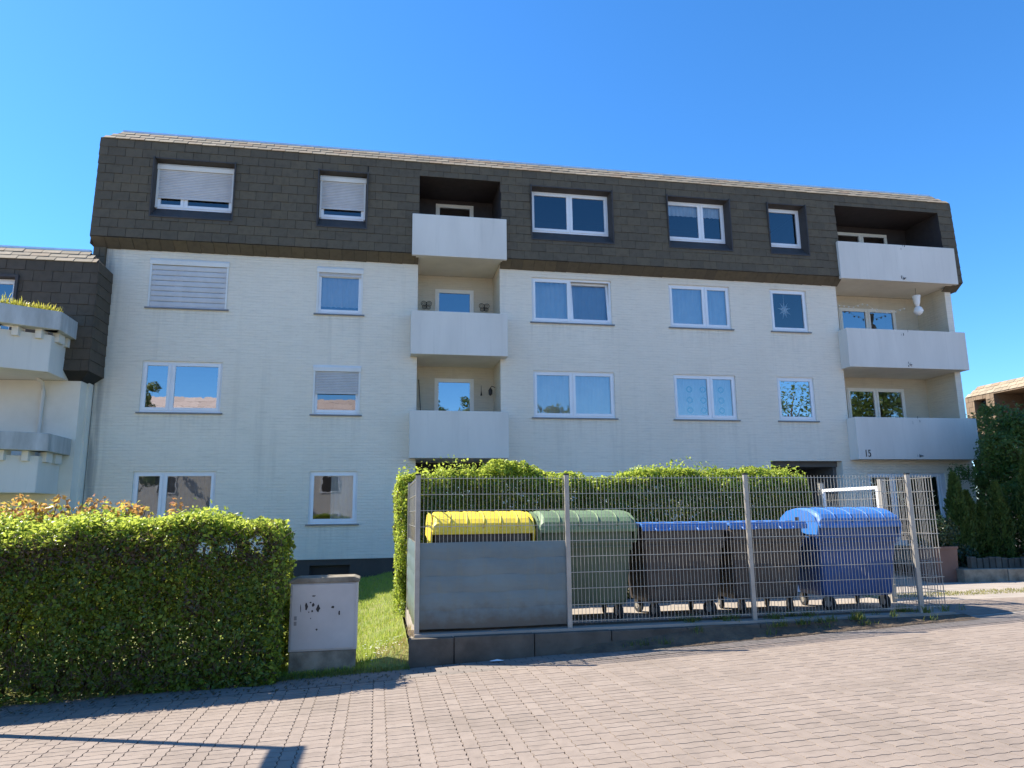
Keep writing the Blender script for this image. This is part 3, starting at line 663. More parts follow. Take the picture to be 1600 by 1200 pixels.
# balconies: slab + parapet, one part each
PY = 18.75
for (x0, x1), tag_ in (((.79, 3.44), 'mid'), ((13.93, 18.10), 'rgt')):
    for zb, zt in ((8.74, 9.95), (5.95, 7.16), (3.16, 4.42)):
        mb = MB(); mb.box(x0, x1, PY, PY+.11, zb, zt); ye = my(zb+.3)-.02 if zb > 8 else FY-.003
        mb.box(x0, x0+.11, PY+.112, ye, zb+.001, zt-.002); mb.box(x1-.11, x1, PY+.112, ye, zb+.001, zt-.002)
        bal = mb.build('balcony_parapet', 'parapet', house, bevel=.012)
        a, b2 = (MID if tag_ == 'mid' else RGT)
        sm = MB(); sm.box(x0+.112, x1-.112, PY+.113, FY-.01, zb+.002, zb+.18); sm.box(a+.003, b2-.003, FY-.012, BY-.004, zb+.003, zb+.18); sm.build('balcony_slab', 'plaster', house)
        if tag_ == 'rgt':
            cxs_ = random.uniform(15.9, 16.2)
            for k in range(9):                          # rust and dirt runs below the drain
                xx, zz, ww, hh = cxs_+random.gauss(0, .05), zb+.02+random.random()*.15, random.uniform(.006, .03), random.uniform(.03, .12)
                if k > 5: xx, zz = cxs_+random.gauss(0, .15), zt-.02-random.random()*.2
                y = PY-.003-.0005*k; st = MB(); st.quad((xx, y, zz), (xx+ww, y, zz+.01), (xx+ww*.7, y, zz+hh), (xx+.1*ww, y, zz+hh*.8)); st.build('drain_stain', 'black', house)
            MB().tube([(cxs_+.05, PY-.05, zb+.10), (cxs_+.05, PY+.05, zb+.11)], .02, 8).build('drain_spout', 'lead', house)
# house number
cu = bpy.data.curves.new('house_number', 'FONT'); cu.body = '15'; cu.size = .30; cu.extrude = .006; cu.space_character = 1.05
tmp = bpy.data.objects.new('house_number_tmp', cu); COL.objects.link(tmp)
bpy.context.view_layer.update(); me = bpy.data.meshes.new_from_object(tmp.evaluated_get(bpy.context.evaluated_depsgraph_get()))
bpy.data.objects.remove(tmp)
me.materials.clear(); me.materials.append(M['black']); o = bpy.data.objects.new('house_number', me); COL.objects.link(o); o.parent = house
o.matrix_local = Matrix.Translation((14.12, PY-.008, 3.235)) @ Matrix.Rotation(rad(90), 4, 'X') @ Matrix.Diagonal((.72, 1.0, 1, 1))
# front garden pier right end of recess wall
# things on the balconies and in the windows
def star(cx_, cz_, y, r):
    mb = MB(); n = 9; v = [(cx_, y-.035, cz_), (cx_, y+.05, cz_)]
    for k in range(2*n):
        t = math.pi*k/n+.2; rr = r*(1 if k % 2 == 0 else .38)*(1 if k % 4 == 0 else .9); v.append((cx_+rr*.72*math.cos(t), y, cz_+rr*math.sin(t)))
    f = [(0, 2+k, 2+(k+1) % (2*n)) for k in range(2*n)]+[(1, 2+(k+1) % (2*n), 2+k) for k in range(2*n)]
    return mb.add(v, f)
st = thing('paper_star', 'white folded paper star hanging inside a small dark window', 'decoration')
star(12.24, 7.80, FY+.115, .32).build('star_body', 'paper', st); MB().tube([(12.24, FY+.115, 8.08), (12.24, FY+.115, 8.33)], .004, 4).build('string', 'paper', st)
ln = thing('string_lights', 'string of small white globe lights above a third-floor balcony door', 'lights')
pts = []
for k in range(17):
    t = k/16; x = 14.3+t*2.75; z = 8.36-.24*(1-abs(2*((t*2) % 1)-1))*.6-(.12 if t > .5 else 0)+.03*math.sin(k*2.1); pts.append((x, 19.95, z))
MB().tube(pts, .005, 4).build('cable', 'cream', ln)
for p in pts[::1]:
    mb = MB(); mb.tube([(p[0], p[1], p[2]-.055), (p[0], p[1], p[2]-.045), (p[0], p[1], p[2]-.02), (p[0], p[1], p[2]-.002)], [.012, .027, .027, .01], 7); mb.build('globe', 'paper', ln)
la = thing('paper_lantern', 'white cloth lantern hanging under the top right balcony', 'lantern')
mb = MB(); mb.tube([(16.98, 19.3, z) for z in (8.48, 8.42, 8.2, 8.12)], [.13, .12, .085, .05], 10); mb.build('upper_shade', 'paper', la, smooth=True)
mb = MB(); mb.tube([(17.0, 19.3, z) for z in (8.13, 8.06, 7.96, 7.88, 7.82)], [.05, .12, .15, .11, .03], 10); mb.build('lower_shade', 'paper', la, smooth=True)
MB().tube([(16.98, 19.3, 8.48), (16.98, 19.3, 8.735)], .006, 4).build('cord', 'blackmetal', la)
def butterfly(name, x, z, s, label):
    t = thing(name, label, 'wall art', group=None); y = BY-.035
    for sx in (-1, 1):
        mb = MB()
        for r0, cx_, cz_ in ((.5, .42, .28), (.38, .34, -.32)):
            mb.tube([(x+sx*s*(cx_+r0*.8*math.cos(a)), y, z+s*(cz_+r0*.75*math.sin(a))) for a in np.linspace(0, 2*math.pi, 13)], .007, 4, False)
            mb.tube([(x+sx*s*(cx_+r0*.4*math.cos(a)), y, z+s*(cz_+r0*.35*math.sin(a))) for a in np.linspace(0, 2*math.pi, 9)], .005, 4, False)
        mb.build('wing', 'blackmetal', t)
    MB().tube([(x, y, z-.5*s), (x, y, z+.5*s)], .012, 5).build('body', 'blackmetal', t)
butterfly('wall_ornament', 1.30, 7.80, .19, 'black wire wall ornament left of the third-floor middle balcony door')
butterfly('wall_ornament', 3.03, 7.80, .19, 'black wire wall ornament right of the third-floor middle balcony door')
t = thing('wall_hook', 'small dark pendant on wall right of the second-floor middle balcony door', 'wall art'); y = BY-.03
MB().tube([(2.93, y, 5.42), (2.93, y, 5.25), (2.93, y, 5.12)], [.006, .008, .03], 6).build('pendant', 'blackmetal', t)
t = thing('wall_lamp', 'black bracket lantern on the right wall of second-floor middle balcony', 'lamp')
MB().tube([(3.28, 20.0, 5.30), (3.18, 20.0, 5.34), (3.14, 20.0, 5.28)], .012, 5).build('bracket', 'blackmetal', t); MB().tube([(3.14, 20.0, 5.28), (3.14, 20.0, 5.22), (3.14, 20.0, 5.10), (3.14, 20.0, 5.06)], [.02, .065, .055, .02], 6).build('lantern', 'blackmetal', t)
t = thing('thin_pole', 'thin dark pole leaning in the second-floor middle balcony corner', 'pole')
MB().tube([(1.20, 20.3, 4.0), (1.10, 20.36, 5.55)], .012, 5).build('pole', 'blackmetal', t)

# ------------------------------------------------------------------ neighbouring house on the left (one and a third storeys lower)
left = thing('neighbour_house', 'lower white house on the far left with shingled top and angular balconies', 'building')
LR, LFY, LK, LE, LKZ, LEZ = -6.86, 18.55, 18.20, 18.30, 5.17, 7.92; LX0 = -14.0; LWR = -7.12
mb = MB(); lh = [(-10.6, LKZ+.35, -8.62, 7.45)]
lmy = lambda z: LK+(LE-LK)*(z-LKZ)/(LEZ-LKZ)
grid_wall(mb, [LX0, LR], [LKZ, LEZ], lh, lmy)
mb.quad((LX0, LFY, 4.98), (LR-.25, LFY, 4.98), (LR, LK, LKZ), (LX0, LK, LKZ))
mb.quad((LR, LK, LKZ), (LR, FY-.004, LKZ), (LR, FY-.004, LEZ), (LR, LE, LEZ)); mb.quad((LR-.25, LFY, 4.98), (LR-.25, FY-.004, 4.98), (LR, FY-.004, LKZ), (LR, LK, LKZ))
mb.quad((LX0, LE, LEZ), (LR, LE, LEZ), (LR-.42, LE+.42, LEZ+.42), (LX0, LE+.42, LEZ+.42)); mb.quad((LR, LE, LEZ), (LR, FY-.004, LEZ), (LR-.42, FY-.004, LEZ+.42), (LR-.42, LE+.42, LEZ+.42))
mb.quad((LX0, LE+.42, LEZ+.42), (LR-.42, LE+.42, LEZ+.42), (LR-.42, FY-.004, LEZ+.42), (LX0, FY-.004, LEZ+.42))
mb.box(LX0, WL-.45, FY-.004, 29, LKZ, LEZ+.42)
mb.build('mansard_roof', 'backing', left)
tiling('shingle', left, (LX0+3.2, lmy(LKZ), LKZ), (1, 0, 0), (0, LE-LK, LEZ-LKZ), LR-LX0-3.2, LEZ-LKZ, .42, .265, 'shingle_l', [(h[0]-LX0-3.2, h[1]-LKZ, h[2]-LX0-3.2, h[3]-LKZ) for h in lh], 300)
tiling('side_shingle', left, (LR, LK, LKZ), (0, 1, 0), (0, 0, 1), FY-LK-.01, LEZ-LKZ, .42, .265, 'shingle_l', limit=60)
V = Vector((0, .42, .42)); tiling('roof_tile', left, (LX0+3.2, LE-.03, LEZ-.02), (1, 0, 0), V, LR-LX0-3.2, V.length, .42, V.length/3, 'rooftile', limit=100, trim=lambda v: (0, LR-LX0-3.2-.42*v/V.length))
MB().box(LX0, LR-.40, LE+.40, LE+.50, LEZ+.41, LEZ+.465).build('roof_edge', 'metaledge', left)
mb = MB(); mb.box(LX0, LWR, LFY, 29, -.3, 5.0); mb.box(LWR, WL-.02, FY-.25, FY+.2, -.3, 5.0); mb.build('wall', 'plaster', left)
mb = MB(); mb.box(LX0, LWR-.01, LFY-.01, LFY, -.3, .4); mb.build('plinth', 'plinth', left)
window(left, -10.55, -8.66, 5.6, 7.42, LK+.22, (.5,), sill=False, glass='glassd')
mb = MB(); a0, z0, a1, z1 = lh[0]
for q in ((a0-.03, a0+.03), (a1-.03, a1+.03)): mb.box(q[0], q[1], LK-.015, LK+.3, z0, z1+.03)
mb.box(a0, a1, LK+.02, LK+.3, z1-.02, z1+.05); mb.build('window_surround', 'trimdark', left)
def lbalc(zt, th, zp0, zp1, plants):
    out = [(-8.20, 16.70), (-7.18, 17.30), (-7.20, LFY-.002)]; full = [(-12.5, LFY-.002), (-12.5, 16.70)]
    outer = [(-12.5, LFY-.002), (-12.5, 16.70)]+out
    # trough: front run and right run, separate panels with joints
    def panel(a, b2, z0, z1, t, mat, name, bev=.012):
        a, b2 = Vector(a), Vector(b2); d = (b2-a).normalized(); n = Vector((-d.y, d.x)); g = d*.006
        q = [a+g, b2-g, b2-g+n*t, a+g+n*t]; return MB().prism([(p.x, p.y) for p in q], z0, z1).build(name, mat, left, bevel=bev)
    pts = outer[1:]
    for i in range(len(pts)-1): panel(pts[i], pts[i+1], zt-th, zt, .36, 'old_concrete', 'planter_trough')
    inn = [(-12.5, 16.94), (-8.28, 16.94), (-7.40, 17.44), (-7.40, LFY-.002)]
    for i in range(len(inn)-1): panel(inn[i], inn[i+1], zp0, zp1, .12, 'parapet', 'balcony_parapet')
    mb = MB(); mb.prism([(-12.5, LFY-.004), (-12.5, 16.96), (-8.29, 16.96), (-7.42, 17.46), (-7.42, LFY-.004)], zp0+.004, zp0+.18); mb.build('balcony_slab', 'plaster', left)
    for x, y in ((-9.4, 16.86), (-8.9, 16.86), (-8.4, 16.86), (-7.98, 17.04), (-7.60, 17.26), (-7.38, 17.62), (-7.38, 18.1)):
        MB().box(x-.065, x+.065, y-.02, y+.30, zp1-.12, zt-th-.002).build('bracket', 'parapet', left)
    return
lbalc(6.36, .43, 4.98, 5.84, True); lbalc(3.57, .39, 2.27, 3.08, False)
MB().tube([(-7.92, LFY-.06, 2.3), (-7.90, LFY-.06, 4.7), (-7.90, LFY-.14, 4.9), (-7.95, LFY-.3, 4.985)], .045, 8).build('downpipe', 'parapet', left, smooth=True)
t = thing('balcony_plants', 'sunlit yellow-green plants growing in upper left balcony trough', 'plants')
P = []
for k in range(700):
    s_ = random.random(); x, y = -8.20+1.02*s_+random.gauss(0, .05)-.1, 16.70+.60*s_+.18+random.gauss(0, .05)
    P.append((x, y, 6.36+abs(random.gauss(0, .07))*(1.2-.5*s_)))
blades('foliage', np.array(P)-np.array([0, 0, .04]), .10, .016, 'lf_yel', t, .9)
# ------------------------------------------------------------------ house far right, gable towards us, facade along the forecourt
rb = thing('brown_house', 'brown shingled house behind the trees at the right edge', 'building')
BX = 28.0
mb = MB(); rh = [(28.30, 5.95, 28.98, 6.78), (24.5, 5.55, 27.85, 6.92)]
def bw(y0, y1, z0, z1): mb.quad((BX, y1, z0), (BX, y0, z0), (BX, y0, z1), (BX, y1, z1))
Ys = sorted({18, 29.5, *[h[0] for h in rh], *[h[2] for h in rh]}); Zs = sorted({4.9, 6.98, *[h[1] for h in rh], *[h[3] for h in rh]})
for i in range(len(Ys)-1):
    for j in range(len(Zs)-1):
        cy, cz = (Ys[i]+Ys[i+1])/2, (Zs[j]+Zs[j+1])/2
        if not any(h[0] < cy < h[2] and h[1] < cz < h[3] for h in rh): bw(Ys[i], Ys[i+1], Zs[j], Zs[j+1])
mb.quad((BX, 29.5, 4.9), (BX+9, 29.5, 4.9), (BX+9, 29.5, 6.98), (BX, 29.5, 6.98))
mb.quad((BX, 18, 6.98), (BX, 29.5, 6.98), (BX+.5, 29.1, 7.5), (BX+.5, 18, 7.5)); mb.quad((BX+.5, 18, 7.5), (BX+.5, 29.1, 7.5), (BX+9, 29.1, 7.5), (BX+9, 18, 7.5))
mb.build('mansard_roof', 'backing', rb)
tiling('shingle', rb, (BX, 29.5, 4.95), (0, -1, 0), (0, 0, 1), 11.5, 2.03, .42, .26, 'browntile', [(29.5-h[2], h[1]-4.95, 29.5-h[0], h[3]-4.95) for h in rh], 300)
V = Vector((.5, 0, .52)); tiling('roof_tile', rb, (BX-.03, 29.5, 6.97), (0, -1, 0), V, 11.5, V.length, .42, V.length/3, 'rooftile', limit=120, trim=lambda v: (.4*v/V.length, 11.5))
mb = MB(); mb.box(BX+.15, BX+9, 18, 29.3, -.2, 4.92); mb.build('wall', 'shaderender', rb)  # shade on this wall is put into its dark grey colour
mb = MB()
for y0, z0, y1, z1 in rh:
    d = .45 if y1-y0 < 1 else 1.6
    mb.quad((BX+d, y1, z0), (BX+d, y0, z0), (BX+d, y0, z1), (BX+d, y1, z1)); mb.quad((BX, y0, z1), (BX, y1, z1), (BX+d, y1, z1), (BX+d, y0, z1)); mb.quad((BX, y1, z0), (BX, y0, z0), (BX+d, y0, z0+.12), (BX+d, y1, z0+.12))
    mb.quad((BX, y1, z0), (BX+d, y1, z0), (BX+d, y1, z1), (BX, y1, z1)); mb.quad((BX, y0, z0), (BX, y0, z1), (BX+d, y0, z1), (BX+d, y0, z0))
mb.build('window_surround', 'browntile', rb)
wn = MB(); wn.box(BX+.36, BX+.44, 28.36, 28.92, 6.06, 6.74); wn = wn.build('window', 'blackmetal', rb)
MB().quad((BX+.35, 28.88, 6.12), (BX+.35, 28.40, 6.12), (BX+.35, 28.40, 6.70), (BX+.35, 28.88, 6.70)).build('pane', 'glassd', wn)
wn = MB(); wn.box(BX+1.5, BX+1.58, 25.2, 27.2, 5.7, 6.8); wn = wn.build('window', 'blackmetal', rb)
MB().quad((BX+1.49, 27.1, 5.7), (BX+1.49, 25.3, 5.7), (BX+1.49, 25.3, 6.7), (BX+1.49, 27.1, 6.7)).build('pane', 'glassd', wn)

# ------------------------------------------------------------------ bin yard: kerb wall, fence, gate, privacy screen
kw = thing('kerb_wall', 'low stained concrete block wall below the bin fence', 'wall')
x = .40
while x < 7.6:
    L = .54 if x < .5 else random.uniform(.98, 1.02); x1 = min(x+L, 7.62)
    mb = MB(); zt = .25+random.uniform(-.008, .008); mb.box(x+.005, x1-.005, 8.90+random.uniform(-.004, .004), 9.02, G(x, 8.9)-.15, zt)
    mb.build('concrete_block', 'kerb', kw, bevel=.012); x = x1
MB().quad((.40, 9.015, .262), (7.62, 9.015, .262), (7.62, 9.30, .292), (.40, 9.30, .292)).build('soil_strip', 'soil', kind='structure')
mb = MB(); nu, nv = 90, 6
for j in range(nv+1):
    for i in range(nu+1):
        x = 2.3+5.7*i/nu; t = j/nv; ramp_ = min(1, max(0, (x-2.3)/1.2)); y = 8.93-.30*(1-t)*(.35+.65*ramp_)-.02*math.sin(x*5.1)*(1-t)
        top = G(x, 8.9)+(.262-G(x, 8.9))*min(1, .12+.86*ramp_*(.75+.25*math.sin(x*3.3)))
        mb.v.append((x, y, G(x, y)+.003+(top-G(x, 8.9))*t**1.6+random.uniform(0, .012)*(0 < j < nv)))
mb.f = [(j*(nu+1)+i, j*(nu+1)+i+1, (j+1)*(nu+1)+i+1, (j+1)*(nu+1)+i) for j in range(nv) for i in range(nu)]
mb.build('verge_soil', 'soil', kind='structure')
fence = thing('wire_fence', 'grey double-bar wire mesh fence round the bin yard', 'fence')
FYF = 9.10; FX = [.50, 2.42, 4.95, 7.47]; FXR = 7.92
def post(x, y, z0, z1, parent, w_=.03, d_=.022, mat='post'):
    mb = MB(); mb.box(x-w_, x+w_, y-d_, y+d_, z0, z1); o = mb.build('post', mat, parent, bevel=.006)
    mc = MB(); mc.box(x-w_-.003, x+w_+.003, y-d_-.003, y+d_+.003, z1-.012, z1+.010); mc.build('post_cap', 'blackmetal', o)
    return o
def panel(a, b2, z0, z1, parent, name='mesh_panel', top=.03):
    a, b2 = Vector((*a, 0)), Vector((*b2, 0)); d = (b2-a); L = d.length; d.normalize(); n = Vector((-d.y, d.x, 0)); mb = MB()
    k = 0
    def bar(p, q, r):
        ax = (q-p).normalized(); e = Vector((0, 0, 1)) if abs(ax.z) < .5 else d; f = ax.cross(e).normalized()
        v = [c+s1*e*r+s2*f*r for c in (p, q) for s1, s2 in ((-1, -1), (1, -1), (1, 1), (-1, 1))]
        mb.add(v, [(0, 1, 5, 4), (1, 2, 6, 5), (2, 3, 7, 6), (3, 0, 4, 7), (3, 2, 1, 0), (4, 5, 6, 7)])
    s = .02
    while s < L:
        p = a+d*s; sway = n*.004*math.sin(s*2.3); bar(p+Vector((0, 0, z0))+sway, p+Vector((0, 0, z1+top))+sway, .0024); s += .05
    z = z0+.02
    while z <= z1+.001:
        for sgn in (-1, 1): bar(a+n*.0075*sgn+Vector((0, 0, z)), b2+n*.0075*sgn+Vector((0, 0, z)), .0032)
        z += .2
    return mb.build(name, 'galv', parent)
for x in FX: post(x, FYF-.035, .05, 2.20, fence)
for i in range(3): panel((FX[i]+.005, FYF), (FX[i+1]-.005, FYF), .33, 2.15, fence)
panel((FX[3]+.005, FYF), (FXR, FYF), .33, 2.15, fence)
for y in (11.4,): post(.50, y, .05, 2.20, fence)
panel((.50, FYF+.03), (.50, 11.38), .33, 2.15, fence)
panel((FXR, FYF+.02), (FXR, 10.17), .33, 2.15, fence)
post(FXR, 10.20, .2, 2.19, fence, .04, .04); post(FXR, 11.80, .2, 2.19, fence, .04, .04)
gate = thing('yard_gate', 'galvanised wire mesh gate with tubular frame at right of bin yard', 'gate')
mb = MB(); g0, g1 = 10.29, 11.72
for y in (g0, g1): mb.box(FXR-.025, FXR+.025, y-.025, y+.025, .36, 2.07)
for z in (.39, 2.045): mb.box(FXR-.024, FXR+.024, g0+.026, g1-.026, z-.025, z+.025)
mb.build('gate_frame', 'pvc', gate, bevel=.005); panel((FXR, g0+.03), (FXR, g1-.03), .45, 1.98, gate, 'gate_mesh', 0)
MB().box(FXR-.04, FXR+.04, g1-.10, g1-.03, 1.05, 1.25).build('lock_box', 'galv', gate, bevel=.004)
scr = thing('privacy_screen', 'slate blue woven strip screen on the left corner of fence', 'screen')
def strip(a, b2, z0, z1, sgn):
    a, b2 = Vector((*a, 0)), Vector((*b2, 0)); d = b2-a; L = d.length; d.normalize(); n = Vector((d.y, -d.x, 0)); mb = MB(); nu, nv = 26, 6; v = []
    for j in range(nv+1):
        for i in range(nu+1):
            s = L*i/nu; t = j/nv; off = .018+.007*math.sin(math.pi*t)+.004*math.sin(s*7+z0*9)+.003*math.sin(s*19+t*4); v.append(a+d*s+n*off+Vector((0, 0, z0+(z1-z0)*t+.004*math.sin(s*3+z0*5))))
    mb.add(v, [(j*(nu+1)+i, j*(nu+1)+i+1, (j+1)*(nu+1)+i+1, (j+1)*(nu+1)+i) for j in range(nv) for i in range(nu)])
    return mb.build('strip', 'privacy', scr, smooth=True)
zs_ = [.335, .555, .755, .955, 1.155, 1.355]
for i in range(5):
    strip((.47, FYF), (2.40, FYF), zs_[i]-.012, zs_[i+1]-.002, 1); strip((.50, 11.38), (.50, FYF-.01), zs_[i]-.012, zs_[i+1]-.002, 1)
# ------------------------------------------------------------------ wheeled containers
def container(name, label, x0, w_, y0, body, lid, dome, oz=YZ, lidh=.28, ribs=5, arcs=False):
    t = thing(name, label, 'bin', group='large wheeled bins in the yard'); x1 = x0+w_; d_ = 1.0
    def P(x, y, z): return (x, y0+y, oz+z)
    zb, zt = .20, 1.17
    # tapered, round-cornered body
    mb = MB(); rings = []
    for z, ix, iy0, iy1 in ((zb, .10, .13, .10), (.26, .085, .115, .09), (.92, .035, .045, .035), (.921, .012, .02, .015), (1.10, .008, .012, .0), (zt, .008, .012, .0)):
        a, b2, c2, e = x0+ix, iy0, x1-ix, d_-iy1; r = .07; q = []
        for cx_, cy_, a0 in ((c2-r, e-r, 0), (a+r, e-r, 90), (a+r, b2+r, 180), (c2-r, b2+r, 270)):
            for k in range(5): an = rad(a0+k*22.5); q.append(P(cx_+r*math.cos(an), cy_+r*math.sin(an), z))
        rings.append(q)
    n = len(rings[0]); v = [p for r in rings for p in r]; f = [tuple(reversed(range(n)))]
    for j in range(len(rings)-1): f += [(j*n+i, j*n+(i+1) % n, (j+1)*n+(i+1) % n, (j+1)*n+i) for i in range(n)]
    f.append(tuple(range((len(rings)-1)*n, len(rings)*n))); mb.add(v, f)
    bo = mb.build('body', body, t)
    MB().box(x0+.02, x1-.02, y0-.028, y0+.012, oz+1.02, oz+1.06).build('rim', body, bo, bevel=.006); MB().box(x0+.04, x1-.04, y0-.016, y0+.02, oz+.955, oz+.975).build('rim', body, bo, bevel=.006)
    if arcs:
        for zc in (.40, .62, .80):
            ar = MB(); ar.tube([P(x0+.16+(w_-.32)*s, .05+.062*(1-zc)-.004, zc+.05*math.sin(math.pi*s)) for s in np.linspace(0, 1, 11)], .008, 5); ar.build('moulded_arc', body, bo, smooth=True)
    if dome:
        nx, na = 10*ribs+8, 12; v = []; hw = w_/2+.01; xc = x0+w_/2; zl = 1.195
        for i in range(nx+1):
            u = i/nx; x = xc-hw+2*hw*u; e = abs(2*u-1); endf = 1-.55*max(0, (e-.90)/.10)**2
            ph = (u*ribs) % 1.0; bulge = .012*math.sin(math.pi*ph)**.5 if .04 < u < .96 else 0
            for k in range(na+1):
                a = math.pi*k/na; cy = .49-(.54)*math.cos(a)*(1-.02*(1-endf)); cz = zl+(lidh+bulge)*math.sin(a)**.65*endf
                v.append(P(x, cy, cz))
        mb = MB(); mb.add(v, [(i*(na+1)+k, i*(na+1)+k+1, (i+1)*(na+1)+k+1, (i+1)*(na+1)+k) for i in range(nx) for k in range(na)])
        for base in (0, nx*(na+1)): mb.f.append(tuple(range(base, base+na+1)))
        lo = mb.build('lid', lid, t)
        lp = MB(); lp.box(x0-.01, x1+.01, y0-.062, y0-.018, oz+1.165, oz+1.215); lp.build('lid_lip', lid, lo, bevel=.012)
        rb_ = MB()
        for i in range(1, ribs):
            rb_ = MB(); x = xc-hw+2*hw*i/ribs; rb_.tube([P(x+.03*math.sin(a), .49-.545*math.cos(a), zl+(lidh+.006)*max(0, math.sin(a))**.65) for a in np.linspace(.08, math.pi*.7, 10)], .011, 5); rb_.build('lid_rib', lid, lo, smooth=True)
        for xs_, sg in ((x0-.018, -1), (x1+.018, 1)):     # side cheeks with arm
            pr = [(.02+.0, 1.02), (-.04, 1.16), (.05, 1.30), (.24, 1.40), (.49, 1.44), (.74, 1.40), (.93, 1.28), (1.0, 1.14), (.62, 1.10), (.58, .90), (.50, .86), (.42, .90), (.38, 1.10)]
            pr = [(y0+a, oz+1.195+(b2-1.15)*(lidh/.29) if b2 > 1.15 else oz+b2) for a, b2 in pr]
            MB().extrude_x(pr, xs_-.014, xs_+.014).build('lid_cheek', lid, lo, bevel=.004)
            ho = MB(); ho.box(xs_+sg*.015-.002, xs_+sg*.015+.002, y0+.42, y0+.53, oz+1.27, oz+1.32); ho.build('grip_hole', 'black', lo)
    else:
        mb = MB(); mb.box(x0-.02, x1+.02, y0-.03, y0+d_+.02, oz+1.215, oz+1.262); lo = mb.build('lid', lid, t, bevel=.016)
        lp = MB(); lp.box(x0-.022, x1+.022, y0-.045, y0-.012, oz+1.165, oz+1.235); lp.build('lid_lip', lid, lo, bevel=.01)
        for s in (.22, .72):
            hd = MB(); hx = x0+w_*s; hd.tube([(hx-.1, y0-.045, oz+1.20), (hx-.1, y0-.085, oz+1.175), (hx+.1, y0-.085, oz+1.175), (hx+.1, y0-.045, oz+1.20)], .014, 6); hd.build('lid_handle', lid, lo)
        for s in (.1, .3, .5, .7, .9): hm = MB().box(x0+w_*s-.06, x0+w_*s+.06, y0+.2, y0+.8, oz+1.262, oz+1.275); hm.build('lid_ridge', lid, lo, bevel=.006)
        rm2 = MB(); rm2.box(x0+.0, x1-.0, y0-.01, y0+d_, oz+1.171, oz+1.214); rm2.build('upper_rim', body, bo, bevel=.02)
    for xs_, sg in ((x0, -1), (x1, 1)):
        MB().tube([P(xs_-sg*.01, .5, 1.0), P(xs_+sg*.06, .5, 1.0)], .024, 10).build('lifting_lug', body, t)
    for wx in (x0+.20, x1-.20):
        for wy in (.20, .82):
            yaw = random.uniform(-.7, .7); c = Vector(P(wx, wy, .10)); ax = Vector((math.cos(yaw), math.sin(yaw), 0))
            mb = MB(); mb.tube([c-ax*.026, c-ax*.02, c+ax*.02, c+ax*.026], [.085, .1, .1, .085], 18); wh = mb.build('wheel', 'rubber', t)
            MB().tube([c-ax*.029, c+ax*.029], .05, 12).build('hub', 'hub', wh)
            fk = MB()
            for s in (-1, 1):
                p = c+ax*.034*s; fk.add([p+Vector((-.02*ax.y, .02*ax.x, -.02)), p+Vector((.02*ax.y, -.02*ax.x, -.02)), p+Vector((.04*ax.y, -.04*ax.x, .115)), p+Vector((-.04*ax.y, .04*ax.x, .115))], [(0, 1, 2, 3)])
            fk.box(c.x-.05, c.x+.05, c.y-.05, c.y+.05, c.z+.105, c.z+.118); fk.build('fork', 'galv', wh)
    return t
container('waste_container', 'dark bin with bright yellow domed lid behind the blue screen', .71, 1.31, 9.36, 'anthracite', 'yellow', True, ribs=6, lidh=.25)
container('waste_container', 'green bin with pale green domed lid behind the second fence post', 2.13, 1.31, 9.38, 'greenb', 'green', True, ribs=5, lidh=.25)
container('waste_container', 'anthracite bin with flat blue lid beside the green bin', 3.56, 1.21, 9.38, 'anthracite', 'blue', False, arcs=True)
container('waste_container', 'anthracite bin with flat blue lid beside the blue bin', 4.87, 1.14, 9.42, 'anthracite', 'blue', False, arcs=True)
container('waste_container', 'all-blue bin with bright blue domed lid at right of the yard', 6.22, 1.30, 9.40, 'blueb', 'blue', True, ribs=5, lidh=.25)
# ------------------------------------------------------------------ cable cabinet
cab = thing('cable_cabinet', 'grey street cable cabinet with black paint blotches beside the hedge', 'cabinet')
cx0, cx1, cy0, cy1, cz = -.985, -.205, 9.02, 9.36, -.12
mb = MB(); mb.box(cx0+.01, cx1-.01, cy0+.01, cy1, cz-.1, cz+.26); mb.build('base', 'cabbase', cab, bevel=.012)
mb = MB(); mb.box(cx0, cx1, cy0, cy1, cz+.262, cz+1.035); mb.build('housing', 'cabinet', cab, bevel=.012)
mb = MB(); pr = [(cx0-.018, cz+1.037), (cx1+.018, cz+1.037), (cx1+.018, cz+1.075), (cx1-.05, cz+1.10), (cx0+.08, cz+1.098), (cx0-.018, cz+1.07)]
n = len(pr); mb.add([(x, cy0-.02, z) for x, z in pr]+[(x, cy1+.02, z) for x, z in pr], [tuple(range(n)), tuple(reversed(range(n, 2*n)))]+[(i, n+i, n+(i+1) % n, (i+1) % n) for i in range(n)]); mb.build('lid', 'cabbase', cab, bevel=.01)
dm = MB(); dm.box(cx0+.022, cx1-.035, cy0-.012, cy0-.001, cz+.285, cz+1.02); door = dm.build('door', 'cabinet', cab, bevel=.004)
for z in (.56, .62): MB().box(cx0+.055, cx0+.085, cy0-.017, cy0-.0125, cz+z, cz+z+.045).build('lock_plate', 'lead', door)
bl = [(.22, .74, .05, .10), (.32, .76, .04, .06), (.28, .80, .03, .02), (.40, .71, .06, .09), (.31, .67, .03, .035), (.26, .66, .02, .02), (.62, .72, .06, .035), (.72, .63, .025, .06), (.385, .40, .03, .03), (.33, .895, .05, .015), (.29, .565, .015, .02), (.135, .72, .012, .11)]
for fx, fz, sw, sh in bl:
    n = 9; c0 = (cx0+.022+fx*.76, cz+.20+fz*.77); y = cy0-.0145
    sw *= 1.05; sh *= 1.1; mb = MB(); mb.add([(c0[0]+sw*.45*math.cos(k*6.283/n)*random.uniform(.5, 1.1), y, c0[1]+sh*.45*math.sin(k*6.283/n)*random.uniform(.5, 1.1)) for k in range(n)], [tuple(range(n))]); mb.build('paint_blotch', 'black', door)
